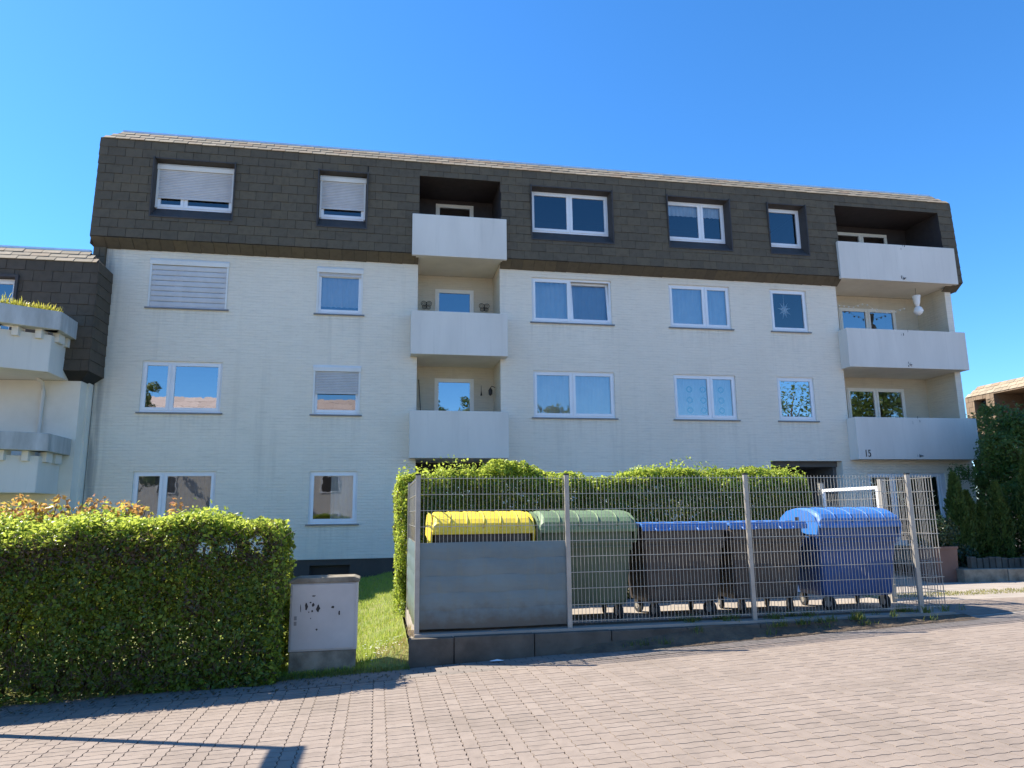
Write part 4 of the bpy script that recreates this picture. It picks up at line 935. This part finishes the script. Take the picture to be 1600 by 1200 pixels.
# ------------------------------------------------------------------ street lamp (left of the frame; its shadow crosses the pavers)
lp_x, lp_y = -4.50, 8.16
lamp = thing('street_lamp', 'slim street lamp beside the hedge just left of the picture', 'street lamp')
zl = G(lp_x, lp_y); MB().tube([(lp_x, lp_y, zl-.2), (lp_x, lp_y, zl+2.2), (lp_x, lp_y, zl+4.52)], [.055, .05, .042], 10).build('pole', 'post', lamp, smooth=True)
mb = MB(); mb.box(lp_x-.12, lp_x+.12, lp_y-.72, lp_y+.04, zl+4.52, zl+4.62); mb.build('lamp_head', 'post', lamp, bevel=.03)

# ------------------------------------------------------------------ hedges
def box_hedge(name, label, x0, x1, y0, y1, zf, ztop, leafm, size, dens, seed, hole=None, ends=(True, True), tips=None, brown=None, twigs=0, ztwig=None, fresh_sunlit=.75):
    t = thing(name, label, 'hedge'); Pp, Nn = [], []
    h = float(np.mean(ztop(np.array([x0, (x0+x1)/2, x1]))))-.0
    def add(n, u, v, fn, nr):
        P = fn(u, v); dep = rng.exponential(.075, n)-.02; nr = np.array(nr, float)
        b = .06*wav(P, 2.6, seed)+.045*wav(P, 7, seed+1)+.02*wav(P, 19, seed+2)
        P = P-nr[None]*(dep-b)[:, None]; Pp.append(P); Nn.append(np.tile(nr+np.array([0, 0, .35]), (n, 1)))
    L, T = x1-x0, y1-y0
    n = int(L*h*dens); u, v = rng.uniform(x0, x1, n), rng.uniform(0, 1, n)
    fz = lambda u, v: zf(u)+(ztop(u)-zf(u))*v
    sh = lambda v: .16*np.clip((v-.82)/.18, 0, 1)**2+.10*np.clip((.30-v)/.30, 0, 1)
    add(n, u, v, lambda u, v: np.stack([u, y0+sh(v), fz(u, v)], 1), (0, -1, 0))
    n = int(L*h*dens*.45); u, v = rng.uniform(x0, x1, n), rng.uniform(0, 1, n)
    add(n, u, v, lambda u, v: np.stack([u, y1-sh(v), fz(u, v)], 1), (0, 1, 0))
    n = int(L*T*dens*1.05); u, v = rng.uniform(x0, x1, n), rng.uniform(y0, y1, n)
    edge = lambda u, v: .16*np.clip((np.abs(2*(v-y0)/(y1-y0)-1)-.6)/.4, 0, 1)**2+(.22*np.clip((u-x1+.35)/.35, 0, 1)**2 if ends[1] else 0)+(.22*np.clip((x0+.35-u)/.35, 0, 1)**2 if ends[0] else 0)
    add(n, u, v, lambda u, v: np.stack([u, v, ztop(u)-edge(u, v)], 1), (0, 0, 1))
    for xe, sg, on in ((x0, -1, ends[0]), (x1, 1, ends[1])):
        if not on: continue
        n = int(T*h*dens*1.15); u, v = rng.uniform(y0, y1, n), rng.uniform(0, 1, n)
        add(n, u, v, lambda u, v: np.stack([np.full_like(u, xe)-sg*sh(v), u, fz(np.full_like(u, xe), v)], 1), (sg, 0, 0))
    n = int(L*h*dens*.35); u = rng.uniform(x0, x1, n); v = rng.uniform(0, .95, n)
    Pp.append(np.stack([u, rng.uniform(y0+.1, y1-.1, n), fz(u, v)], 1)); Nn.append(rng.normal(0, 1, (n, 3)))
    P = np.concatenate(Pp); Nr = np.concatenate(Nn)
    keep = np.ones(len(P), bool)
    if hole is not None: keep &= rng.uniform(0, 1, len(P)) < hole(P)
    thin = wav(P, 3.5, seed+5); keep &= ~((thin > .95) & (rng.uniform(0, 1, len(P)) < .62) & (P[:, 2] < ztop(P[:, 0])-.2))
    P, Nr = P[keep], Nr[keep]
    isb = np.zeros(len(P), bool)
    if brown is not None: isb = rng.uniform(0, 1, len(P)) < brown(P)
    dz_ = ztop(P[:, 0])-P[:, 2]+.05*wav(P, 5, seed+21); fr = (~isb) & (rng.uniform(0, 1, len(P)) < fresh_sunlit*np.clip((.34-dz_)/.22, 0, 1)+.06*(wav(P, 4, seed+8) > .6))  # paler towards the top: young growth plus sunlight painted into the leaves
    if ends[1]: fr |= (~isb) & (P[:, 0] > x1-.10) & (rng.uniform(0, 1, len(P)) < .35)
    if ends[0]: fr |= (~isb) & (P[:, 0] < x0+.16) & (rng.uniform(0, 1, len(P)) < .7)  # hedge ends: sunlight painted on with the paler leaves
    leaves('foliage', P[~isb & ~fr], Nr[~isb & ~fr], size, leafm, t, kind='stuff')
    leaves('fresh_sunlit_foliage', P[fr], Nr[fr], size, 'lf_tip', t, kind='stuff')
    if isb.any(): leaves('dry_foliage', P[isb], Nr[isb], size*.9, 'lf_brown', t, kind='stuff')
    if tips is not None:
        n = tips; u = rng.uniform(x0+.05, x1-.05, n); v = rng.uniform(y0+.05, y1-.05, n); c = wav(np.stack([u, v*0, 0*u], 1), 3.0, seed+9)
        hh = np.abs(rng.normal(0, .065, n))*np.clip(1+c, .3, 2.6); P2 = np.stack([u, v, ztop(u)-.04+hh], 1)
        leaves('fresh_shoots', P2, np.tile([0, 0, 1.], (n, 1)), size*1.05, 'lf_tip', t, jitter=1.2, kind='stuff')
    mb = MB()
    for k in range(int(L/.28)):
        x = x0+.1+k*.28+random.uniform(-.08, .08); y = (y0+y1)/2+random.uniform(-.18, .18); zb = float(zf(np.array([x]))[0]); zt = float(ztop(np.array([x]))[0])
        for br in range(3):
            pts = [(x, y, zb-.05)]
            for s in range(1, 5): pts.append((min(max(x+random.gauss(0, .05)*s+.07*(br-1)*s, x0+.12), x1-.12), y+random.gauss(0, .05)*s, zb+(zt-zb-.15)*s/4))
            mb.tube(pts, [.017, .014, .011, .008, .004], 5, False)
    mb.build('stems', 'bark', t, kind='stuff')
    if twigs:
        mb = MB()
        for k in range(twigs):
            x = random.uniform(x0, x1); z1_ = float(ztop(np.array([x]))[0]); z = ztwig(x, z1_) if ztwig else random.uniform(.2, z1_); p = Vector((x, y0+random.uniform(-.01, .14), z))
            d = Vector((random.gauss(0, .7), random.gauss(-.3, .4), random.gauss(.5, .6))).normalized()*random.uniform(.08, .2); q = p+d*.55+Vector((0, 0, .015)); mb.tube([p, q, p+d], [.0035, .0028, .0015], 3, False)
        mb.build('twigs', 'twig', t, kind='stuff')
    return t
def hole1(P):
    f = np.ones(len(P))
    low = P[:, 2]-(.04*P[:, 0]-.09); f = np.where((low < .26+.10*wav(P, 3, 61)) & (P[:, 1] < 9.2) & (wav(P, 1.8, 62) > -.2), .28, f)
    for cx_, cz_, rx, rz, k in ((-1.93, 1.36, .08, .07, .16), (-1.64, 1.33, .10, .08, .12), (-1.34, 1.37, .10, .09, .14), (-1.20, 1.40, .06, .06, .2), (-2.35, 1.36, .1, .05, .4)):
        q = P.copy(); q[:, 1] = 0; q[:, 0] = P[:, 0]-(P[:, 1]-8.7)*(cx_/8.8)
        f = np.where(((q[:, 0]-cx_)/rx)**2+((P[:, 2]-cz_)/rz)**2+.55*wav(q, 16, 4) < 1, np.minimum(f, k), f)
    return f
box_hedge('privet_hedge', 'dense clipped privet hedge along the street with sunlit top', -7.2, -1.08, 8.66, 9.62, lambda u: .04*u-.09,
          lambda u: 1.62+.035*np.sin(u*2.1+.6)+.04*np.sin(u*5.3)+.05*np.clip((u+3.0)/1.2, 0, 1), 'lf_hedge', .048, 5000, 11, hole=hole1,
          tips=5200, brown=lambda P: np.clip(.10+.40*np.exp(-((P[:, 2]-1.30)/.16)**2)*(P[:, 1] < 8.9)+.85*np.exp(-(((P[:, 0]+1.98)/.10)**2+((P[:, 2]-.72)/.16)**2))*(P[:, 1] < 8.85)+.10*(wav(P, 2.2, 77) > .9), 0, .9),
          twigs=2400, ztwig=lambda x, z1: random.choice([random.gauss(z1-.30, .12), random.uniform(0, z1-.1), random.uniform(-.1, .3)]), ends=(False, True))
box_hedge('hornbeam_hedge', 'tall leafy green hedge behind the bins and wire fence', .30, 7.70, 11.70, 12.65, lambda u: 0*u+.12,
          lambda u: 2.30+.09*np.exp(-((u-1.3)/.9)**2)+.18*np.exp(-((u-2.15)/.45)**2)+.17*np.exp(-((u-4.95)/.7)**2)+.08*np.exp(-((u-7.2)/.4)**2)+.02*np.sin(u*6), 'lf_back', .050, 3900, 31,
          tips=2600, brown=lambda P: np.clip(.03+.10*(wav(P, 2.5, 5) > .8), 0, .5), twigs=300)
# red-shooted shrubs behind the privet
def shrub(name, label, cx_, cy_, zb, zt, rx, ry, n, mats, size, seed, cat='shrub', up_=.5):
    t = thing(name, label, cat); P = rng.normal(0, 1, (n, 3)); P /= np.linalg.norm(P, axis=1)[:, None]; r = rng.uniform(.35, 1, n)**.5
    P = P*r[:, None]*np.array([rx, ry, (zt-zb)/2])*(1+.16*wav(P*2, 2.2, seed))[:, None]+np.array([cx_, cy_, (zb+zt)/2]); P[:, 2] = np.maximum(P[:, 2], zb)
    Nr = (P-np.array([cx_, cy_, (zb+zt)/2]))/np.array([rx, ry, zt-zb])+np.array([0, 0, up_])
    q = (P[:, 2]-zb)/(zt-zb)+rng.normal(0, .12, n)
    cut = [0]+[m_[1] for m_ in mats]
    for (mname, hi), lo in zip(mats, cut):
        s = (q >= (lo if lo else -9)) & (q < hi)
        if s.any(): leaves('foliage', P[s], Nr[s], size, mname, t, jitter=.9, kind='stuff')
    mb = MB()
    for k in range(7):
        a = k*.9; mb.tube([(cx_+.05*math.cos(a), cy_+.05*math.sin(a), zb-.5), (cx_+rx*.4*math.cos(a), cy_+ry*.4*math.sin(a), (zb+zt)/2), (cx_+rx*.7*math.cos(a), cy_+ry*.7*math.sin(a), zt-.12)], [.018, .012, .004], 5, False)
    mb.build('stem', 'bark', t); return t
RED = [('lf_tip', .50), ('lf_yel', .86), ('lf_red', 9)]
shrub('red_tipped_shrub', 'shrub with orange-red young shoots above the hedge at the left edge', -4.35, 10.25, .2, 1.97, .80, .42, 7000, RED, .07, 41)
shrub('red_tipped_shrub', 'shrub with coppery and yellow shoots above hedge below the left balconies', -3.45, 10.2, .2, 1.93, .66, .38, 6000, RED, .07, 42)
shrub('red_tipped_shrub', 'small red-tipped shrub peeping over hedge before the ground-floor window', -2.60, 10.1, .3, 1.82, .30, .25, 1600, RED, .065, 43)
# ------------------------------------------------------------------ planting at the right
bed = thing('bed_wall', 'low pale concrete kerb of the planting bed at right', 'wall')
x = 12.72
while x < 18:
    y = 14.02-.14*(x-12.72); MB().prism([(x+.004, y), (x+.996, y-.12), (x+.996, y+.1), (x+.004, y+.22)], -.1, .37+random.uniform(-.006, .006)).build('concrete_block', 'cabbase', bed, bevel=.012); x += 1
MB().quad((12.7, 14.3, .30), (26, 12.9, .34), (26, 19.15, .5), (12.7, 19.15, .5)).build('planting_bed', 'soil', kind='structure')
pal = thing('palisade', 'row of dark stone palisades behind the pale kerb', 'edging')
x = 13.6
while x < 17.5:
    y = 14.75-.1*(x-13.6); MB().box(x+.004, x+.15, y+random.uniform(-.01, .01), y+.12, .2, .56+random.uniform(-.03, .03)).build('stone', 'kerb', pal, bevel=.012); x += .155
def conifer(label, cx_, cy_, zb, zt, r, n, seed, group='columnar thujas by the entrance'):
    t = thing('thuja', label, 'conifer', group=group); h = rng.uniform(0, 1, n)**.8; a = rng.uniform(0, 6.283, n)
    prof = np.where(h < .25, .75+h, 1.0)*(1-h)**.62*1.05
    rr = r*prof*(rng.uniform(.25, 1, n)**.5)*(1+.22*np.sin(a*3+h*11+seed)+.15*np.sin(a*5-h*17))
    P = np.stack([cx_+rr*np.cos(a), cy_+rr*np.sin(a), zb+(zt-zb)*h], 1); V_ = P[:, 2]
    s = .085; D = np.stack([np.cos(a)*.45, np.sin(a)*.45, np.full(n, 1.)], 1)+rng.normal(0, .22, (n, 3)); D /= np.linalg.norm(D, axis=1)[:, None]
    S = np.cross(D, rng.normal(0, 1, (n, 3))); S /= np.linalg.norm(S, axis=1)[:, None]; ln_ = (s*rng.uniform(.6, 1.4, n))[:, None]
    V = np.stack([P, P+D*ln_*.5+S*ln_*.24, P+D*ln_, P+D*ln_*.5-S*ln_*.24], 1).reshape(-1, 3); i = np.arange(n)[:, None]*4
    fast_obj('crown', V, np.concatenate([i+np.array([[0, 1, 2]]), i+np.array([[0, 2, 3]])], 0), 'lf_thuja', t, kind='stuff')
    MB().tube([(cx_, cy_, zb-.2), (cx_, cy_, zb+(zt-zb)*.8)], [.04, .01], 6).build('trunk', 'bark', t)
for i, a in enumerate((('tall slim thuja standing before the ground-floor window frame', 13.62, 15.0, .5, 2.50, .33, 5200), ('thuja just right of the tallest left one', 14.02, 15.1, .5, 2.08, .27, 3600),
          ('smallest pointed thuja in the middle of the row', 14.30, 15.0, .5, 1.78, .25, 2800), ('slim thuja at the left edge of the dark bush', 14.66, 14.9, .5, 2.30, .30, 4200),
          ('short broad thuja between two taller ones near the bush', 15.05, 15.2, .5, 1.95, .36, 4200), ('tall sunlit-tipped thuja at the right picture edge', 15.42, 14.7, .5, 2.95, .40, 7000), ('thuja cut by the right picture edge', 16.0, 14.8, .5, 2.7, .42, 6000))):
    kk = 1.055; conifer(a[0], a[1]*kk, a[2]*kk, .36, 1.7+(a[4]-1.7)*kk, a[5]*1.0, int(a[6]*1.15), seed=i*1.7)
def tree(name, label, cx_, cy_, zb, zt, trunk_h, R, n, mat, size, seed, cat='tree', nb=9, low=0, squash=1.0):
    t = thing(name, label, cat); r = random.Random(seed); mb = MB()
    mb.tube([(cx_, cy_, zb-.3), (cx_+.05, cy_, zb+trunk_h*.5), (cx_, cy_+.06, zb+trunk_h), (cx_+.1, cy_, zb+(zt-zb)*.75)], [R*.075, R*.06, R*.05, R*.015], 8)
    cl = []
    for k in range(nb):
        a = k*2.4+r.uniform(-.4, .4); f = (k+.5)/nb; hh = zb+trunk_h*(.5 if low else .9)+(zt-zb-trunk_h)*(.12+.78*f); rr = R*(.72 if f < .7 else .42)*r.uniform(.6, 1)
        e = Vector((cx_+rr*math.cos(a), cy_+rr*math.sin(a)*squash, hh)); st_ = Vector((cx_, cy_, zb+trunk_h*.7+(hh-zb-trunk_h*.7)*.45)); mb.tube([st_, (st_+e)/2+Vector((0, 0, .1*R)), e], [R*.03, R*.02, R*.006], 5, False); cl.append((e, R*r.uniform(.30, .5)))
    for k in range(nb*2):
        e, q = cl[r.randrange(nb)]; cl.append((e+Vector((r.gauss(0, q*.8), r.gauss(0, q*.8)*squash, r.gauss(0, q*.5))), q*r.uniform(.35, .7)))
    cl = [(Vector((c.x, c.y, min(c.z, zt-q*.7))), q) for c, q in cl]
    mb.build('trunk', 'bark', t); wsum = sum(q*q for c, q in cl); Ps, Ns = [], []
    for c, q in cl:
        m = int(n*q*q/wsum); d = rng.normal(0, 1, (m, 3)); d /= np.linalg.norm(d, axis=1)[:, None]; rr = rng.uniform(.3, 1, m)**.45
        Ps.append(np.array(c)+d*rr[:, None]*q*np.array([1, 1, .8])*(1+.2*wav(d, 3, seed))[:, None]); Ns.append(d+np.array([0, 0, .5]))
    leaves('crown', np.concatenate(Ps), np.concatenate(Ns), size, mat, t, jitter=.6, kind='stuff'); return t
tree('bush', 'big dark green leafy bush filling the right edge', 17.75, 16.9, .3, 5.15, .9, 1.45, 30000, 'lf_bush', .080, 5, 'bush', 18, 1)
tree('bush', 'tall leafy bush behind the first at the right edge', 20.3, 17.0, .3, 5.7, 1.0, 1.7, 16000, 'lf_bush', .09, 6, 'bush', 12, 1)
tree('bush', 'far leafy bush between the house corner and brown house', 20.6, 21.5, .3, 5.6, 1.0, 1.9, 12000, 'lf_bush', .11, 8, 'bush', 12, 1)
shrub('laurel', 'low dark shrub in front of the thujas', 13.75, 15.3, .3, .85, .45, .3, 1500, [('lf_ever', 9)], .08, 51)
pot = thing('planter', 'large square brown planter beside the yard gate', 'planter')
px0, px1, py0, py1 = 12.22, 12.80, 14.22, 14.75
mb = MB(); mb.add([(px0+.03, py0+.03, .03), (px1-.03, py0+.03, .03), (px1-.03, py1-.03, .03), (px0+.03, py1-.03, .03), (px0, py0, .86), (px1, py0, .86), (px1, py1, .86), (px0, py1, .86)], [(0, 3, 2, 1), (0, 1, 5, 4), (1, 2, 6, 5), (2, 3, 7, 6), (3, 0, 4, 7)])
mb.add([(px0, py0, .81), (px1, py0, .81), (px1, py1, .81), (px0, py1, .81)], [(0, 1, 2, 3)]); mb.build('pot', 'terracotta', pot)
mb = MB(); ring_ = [(px0-.015, px1+.015, py0-.015, py0+.03), (px0-.015, px1+.015, py1-.03, py1+.015), (px0-.015, px0+.03, py0+.031, py1-.031), (px1-.03, px1+.015, py0+.031, py1-.031)]
for q in ring_: mb.box(*q, .81, .865)
mb.build('rim', 'terracotta', pot, bevel=.008)
shrub('potted_shrub', 'dark evergreen shrub growing in the brown planter', 12.5, 14.5, .80, 1.62, .55, .45, 4200, [('lf_ever', 9)], .055, 52)
# ------------------------------------------------------------------ grass and weeds
n = 52000; x = rng.uniform(-2.3, .40, n); y = 8.95+10.1*rng.uniform(0, 1, n)**1.6
dn = wav(np.stack([x, y, 0*x], 1), 1.6, 3); k = rng.uniform(0, 1, n) < np.clip(.75+.35*dn, .15, 1); x, y = x[k], y[k]
k = ~((x > .05) & (y < 9.6) & (rng.uniform(0, 1, len(x)) < .75)); x, y = x[k], y[k]
z = np.array([lawn_z(a, b2) for a, b2 in zip(x, y)])
blades('lawn_grass', np.stack([x, y, z-.005], 1), .065, .0075, 'grass', None, .8, label='sunlit green grass between the cabinet and the house', cat='grass', kind='stuff')
n = 420; x = rng.uniform(.02, .46, n); y = rng.uniform(8.95, 9.7, n); z = np.array([lawn_z(a, b2) for a, b2 in zip(x, y)])
blades('dry_grass', np.stack([x, y, np.where(x > .4, .255, z)], 1), .07, .006, 'drygrass', None, 1.2, label='straw-coloured dry grass at the screen corner', cat='grass', kind='stuff')
P = []
for k in range(46):
    x = random.choice([random.uniform(2.4, 7.9), random.uniform(4, 8.1)]); y = random.choice([8.87, 8.84, 8.78, 9.06, 9.2]) + random.gauss(0, .02)
    zb = .27 if y > 8.95 else G(x, y)+.01+(.09 if y > 8.8 and x > 3.5 else 0)
    for j in range(random.randint(8, 40)): P.append((x+random.gauss(0, .05), y+random.gauss(0, .02), zb))
blades('weeds', np.array(P), .085, .010, 'weed', None, 1.3, label='green weeds sprouting along the kerb wall below the fence', cat='weeds', kind='stuff')
P = []
for k in range(900): P.append((random.uniform(-1.1, .42), random.choice([8.88, 8.93, 8.84])+random.gauss(0, .04), -.12+.04*random.random()))
P = [(a, b2, G(a, b2)+.002) for a, b2, c2 in P]
blades('verge_grass', np.array(P), .05, .007, 'weed', None, 1.2, label='shaded grass fringe at the foot of the cabinet', cat='grass', kind='stuff')
P = []
for i in range(70):
    for j in range(6):
        if random.random() < .25: continue
        for q in range(16): P.append((8.2+i*.12+.05*(j%2)+random.gauss(0, .035), 11.3+j*.14+random.gauss(0, .05), .285))
P = [(a, b2, court_z(a, b2)) for a, b2, c2 in P]
blades('paver_grass', np.array(P), .028, .010, 'drystrip', None, 1.3, label='dry grass strip growing in the lawn pavers right of the gate', cat='grass', kind='stuff')
mb = MB()
for k in range(60):
    x, y = random.uniform(-.15, .35), random.uniform(9.1, 10.1); z = lawn_z(x, y)+.05; r = .011
    mb.add([(x+r*math.cos(a), y+r*math.sin(a), z) for a in np.linspace(0, 6.283, 7)[:-1]], [tuple(range(6))])
mb.build('daisies', 'petal', kind='stuff', label='white daisies dotted in the grass beside the screen', cat='flowers')
mb = MB(); lv = [(1.36, 8.74), (1.50, 8.72), (1.53, 8.80), (1.44, 8.83), (1.35, 8.80)]
v = [(x, y, G(x, y)+.006+random.uniform(0, .02)) for x, y in lv]+[(1.44, 8.77, G(1.44, 8.77)+.035)]
mb.add(v, [(i, (i+1) % 5, 5) for i in range(5)]); mb.build('litter', 'paper', label='crumpled white scrap of paper at the kerb wall foot', cat='litter')
n = 260; x = rng.uniform(-4.2, .3, n); y = rng.normal(8.5, .12, n)
P = np.stack([x, y, np.array([G(a, b2)+.006 for a, b2 in zip(x, y)])], 1)
leaves('fallen_leaves', P, np.tile([0, 0, 1.], (n, 1)), .03, 'lf_brown', None, jitter=.25, label='scattered dry leaves on the pavers under the hedge', cat='leaves', kind='stuff')

# ------------------------------------------------------------------ across the street, behind the camera: seen mirrored in the windows
opp = thing('house_across_street', 'pale house with tiled roof reflected in the lower windows', 'building')
mb = MB(); mb.box(-22, -1, -27, -17, -1.5, 6.2); mb.add([(-22, -17, 6.2), (-22, -27, 6.2), (-22, -22, 11.1), (-1, -17, 6.2), (-1, -27, 6.2), (-1, -22, 11.1)], [(0, 1, 2), (3, 5, 4)]); mb.build('wall', 'oppwall', opp)
mb = MB(); mb.quad((-22.4, -16.5, 5.8), (-.6, -16.5, 5.8), (-.6, -22, 11.25), (-22.4, -22, 11.25)); mb.quad((-22.4, -27.5, 5.8), (-22.4, -22, 11.25), (-.6, -22, 11.25), (-.6, -27.5, 5.8)); mb.build('roof', 'backing', opp)
V = Vector((0, -5.5, 5.45)); tiling('roof_tile', opp, (-.6, -16.5, 5.83), (-1, 0, 0), V, 21.8, V.length, .8, .62, 'opproof', limit=0, rest='roof_tiles')
for x in (-19, -15, -11, -7, -3.5):
    for z in (.6, 3.4):
        f = MB(); f.box(x-.7, x+.7, -17.0, -16.95, z, z+1.3); f = f.build('window', 'pvc', opp); MB().box(x-.6, x+.6, -16.95, -16.94, z+.1, z+1.2).build('pane', 'trimdark', f)
tree('broadleaf_tree', 'young leafy tree mirrored in the middle windows', 13.8, -17, 0, 10.7, 2.5, 3.0, 9000, 'lf_tree', .24, 21, nb=12)
tree('broadleaf_tree', 'tall leafy tree mirrored in the right-hand windows', 34, -16, 0, 13.0, 3.5, 5.0, 4200, 'lf_tree', .22, 22, nb=14)
tree('broadleaf_tree', 'leafy tree mirrored in the far left windows', -15.9, -13.5, -1, 12.2, 4.5, 1.35, 9000, 'lf_tree', .16, 23, nb=14)
tree('broadleaf_tree', 'slim leafy tree mirrored low in the middle balcony door', 4.7, -17, 0, 11.9, 6, 1.3, 4000, 'lf_tree', .16, 24, nb=10)
tree('broadleaf_tree', 'rounder leafy tree mirrored low in the middle balcony door', 7.4, -17, 0, 12.2, 6, 1.4, 4000, 'lf_tree', .16, 25, nb=10)
tree('broadleaf_tree', 'wide leafy tree mirrored in the right balcony doors', 46, -17, 0, 15, 3, 6.0, 14000, 'lf_tree', .3, 26, nb=16)
def big_conifer(label, cx_, cy_, zb, zt, r, n):
    t = thing('spruce', label, 'conifer'); h = rng.uniform(0, 1, n); a = rng.uniform(0, 6.283, n); rr = r*(1-h)*(.75+.25*np.sin(h*60))*rng.uniform(.3, 1, n)**.5
    P = np.stack([cx_+rr*np.cos(a), cy_+rr*np.sin(a), zb+(zt-zb)*h-.15*rr], 1); leaves('crown', P, np.stack([np.cos(a), np.sin(a), 0*a+.6], 1), .28, 'lf_thuja', t, aspect=.4, kind='stuff')
    MB().tube([(cx_, cy_, zb-.3), (cx_, cy_, zt-.4)], [.22, .03], 7).build('trunk', 'bark', t)
big_conifer('dark spruce mirrored in the ground-floor windows', -9.5, -14.5, -.6, 7.5, 2.0, 7000)

# ------------------------------------------------------------------ put every thing's origin at its base
bpy.context.view_layer.update()
for o in [q for q in bpy.data.objects if q.type == 'EMPTY' and q.parent is None]:
    pts = [c.matrix_world @ Vector(bb) for c in o.children for bb in c.bound_box]
    if not pts: continue
    base_ = Vector(((min(p.x for p in pts)+max(p.x for p in pts))/2, (min(p.y for p in pts)+max(p.y for p in pts))/2, min(p.z for p in pts)))
    for c in o.children: c.matrix_local = Matrix.Translation(-base_) @ c.matrix_local
    o.location = base_
scene.render.engine = 'CYCLES'; scene.render.resolution_x = 1024; scene.render.resolution_y = 768
scene.cycles.max_bounces = 8; scene.cycles.transparent_max_bounces = 12
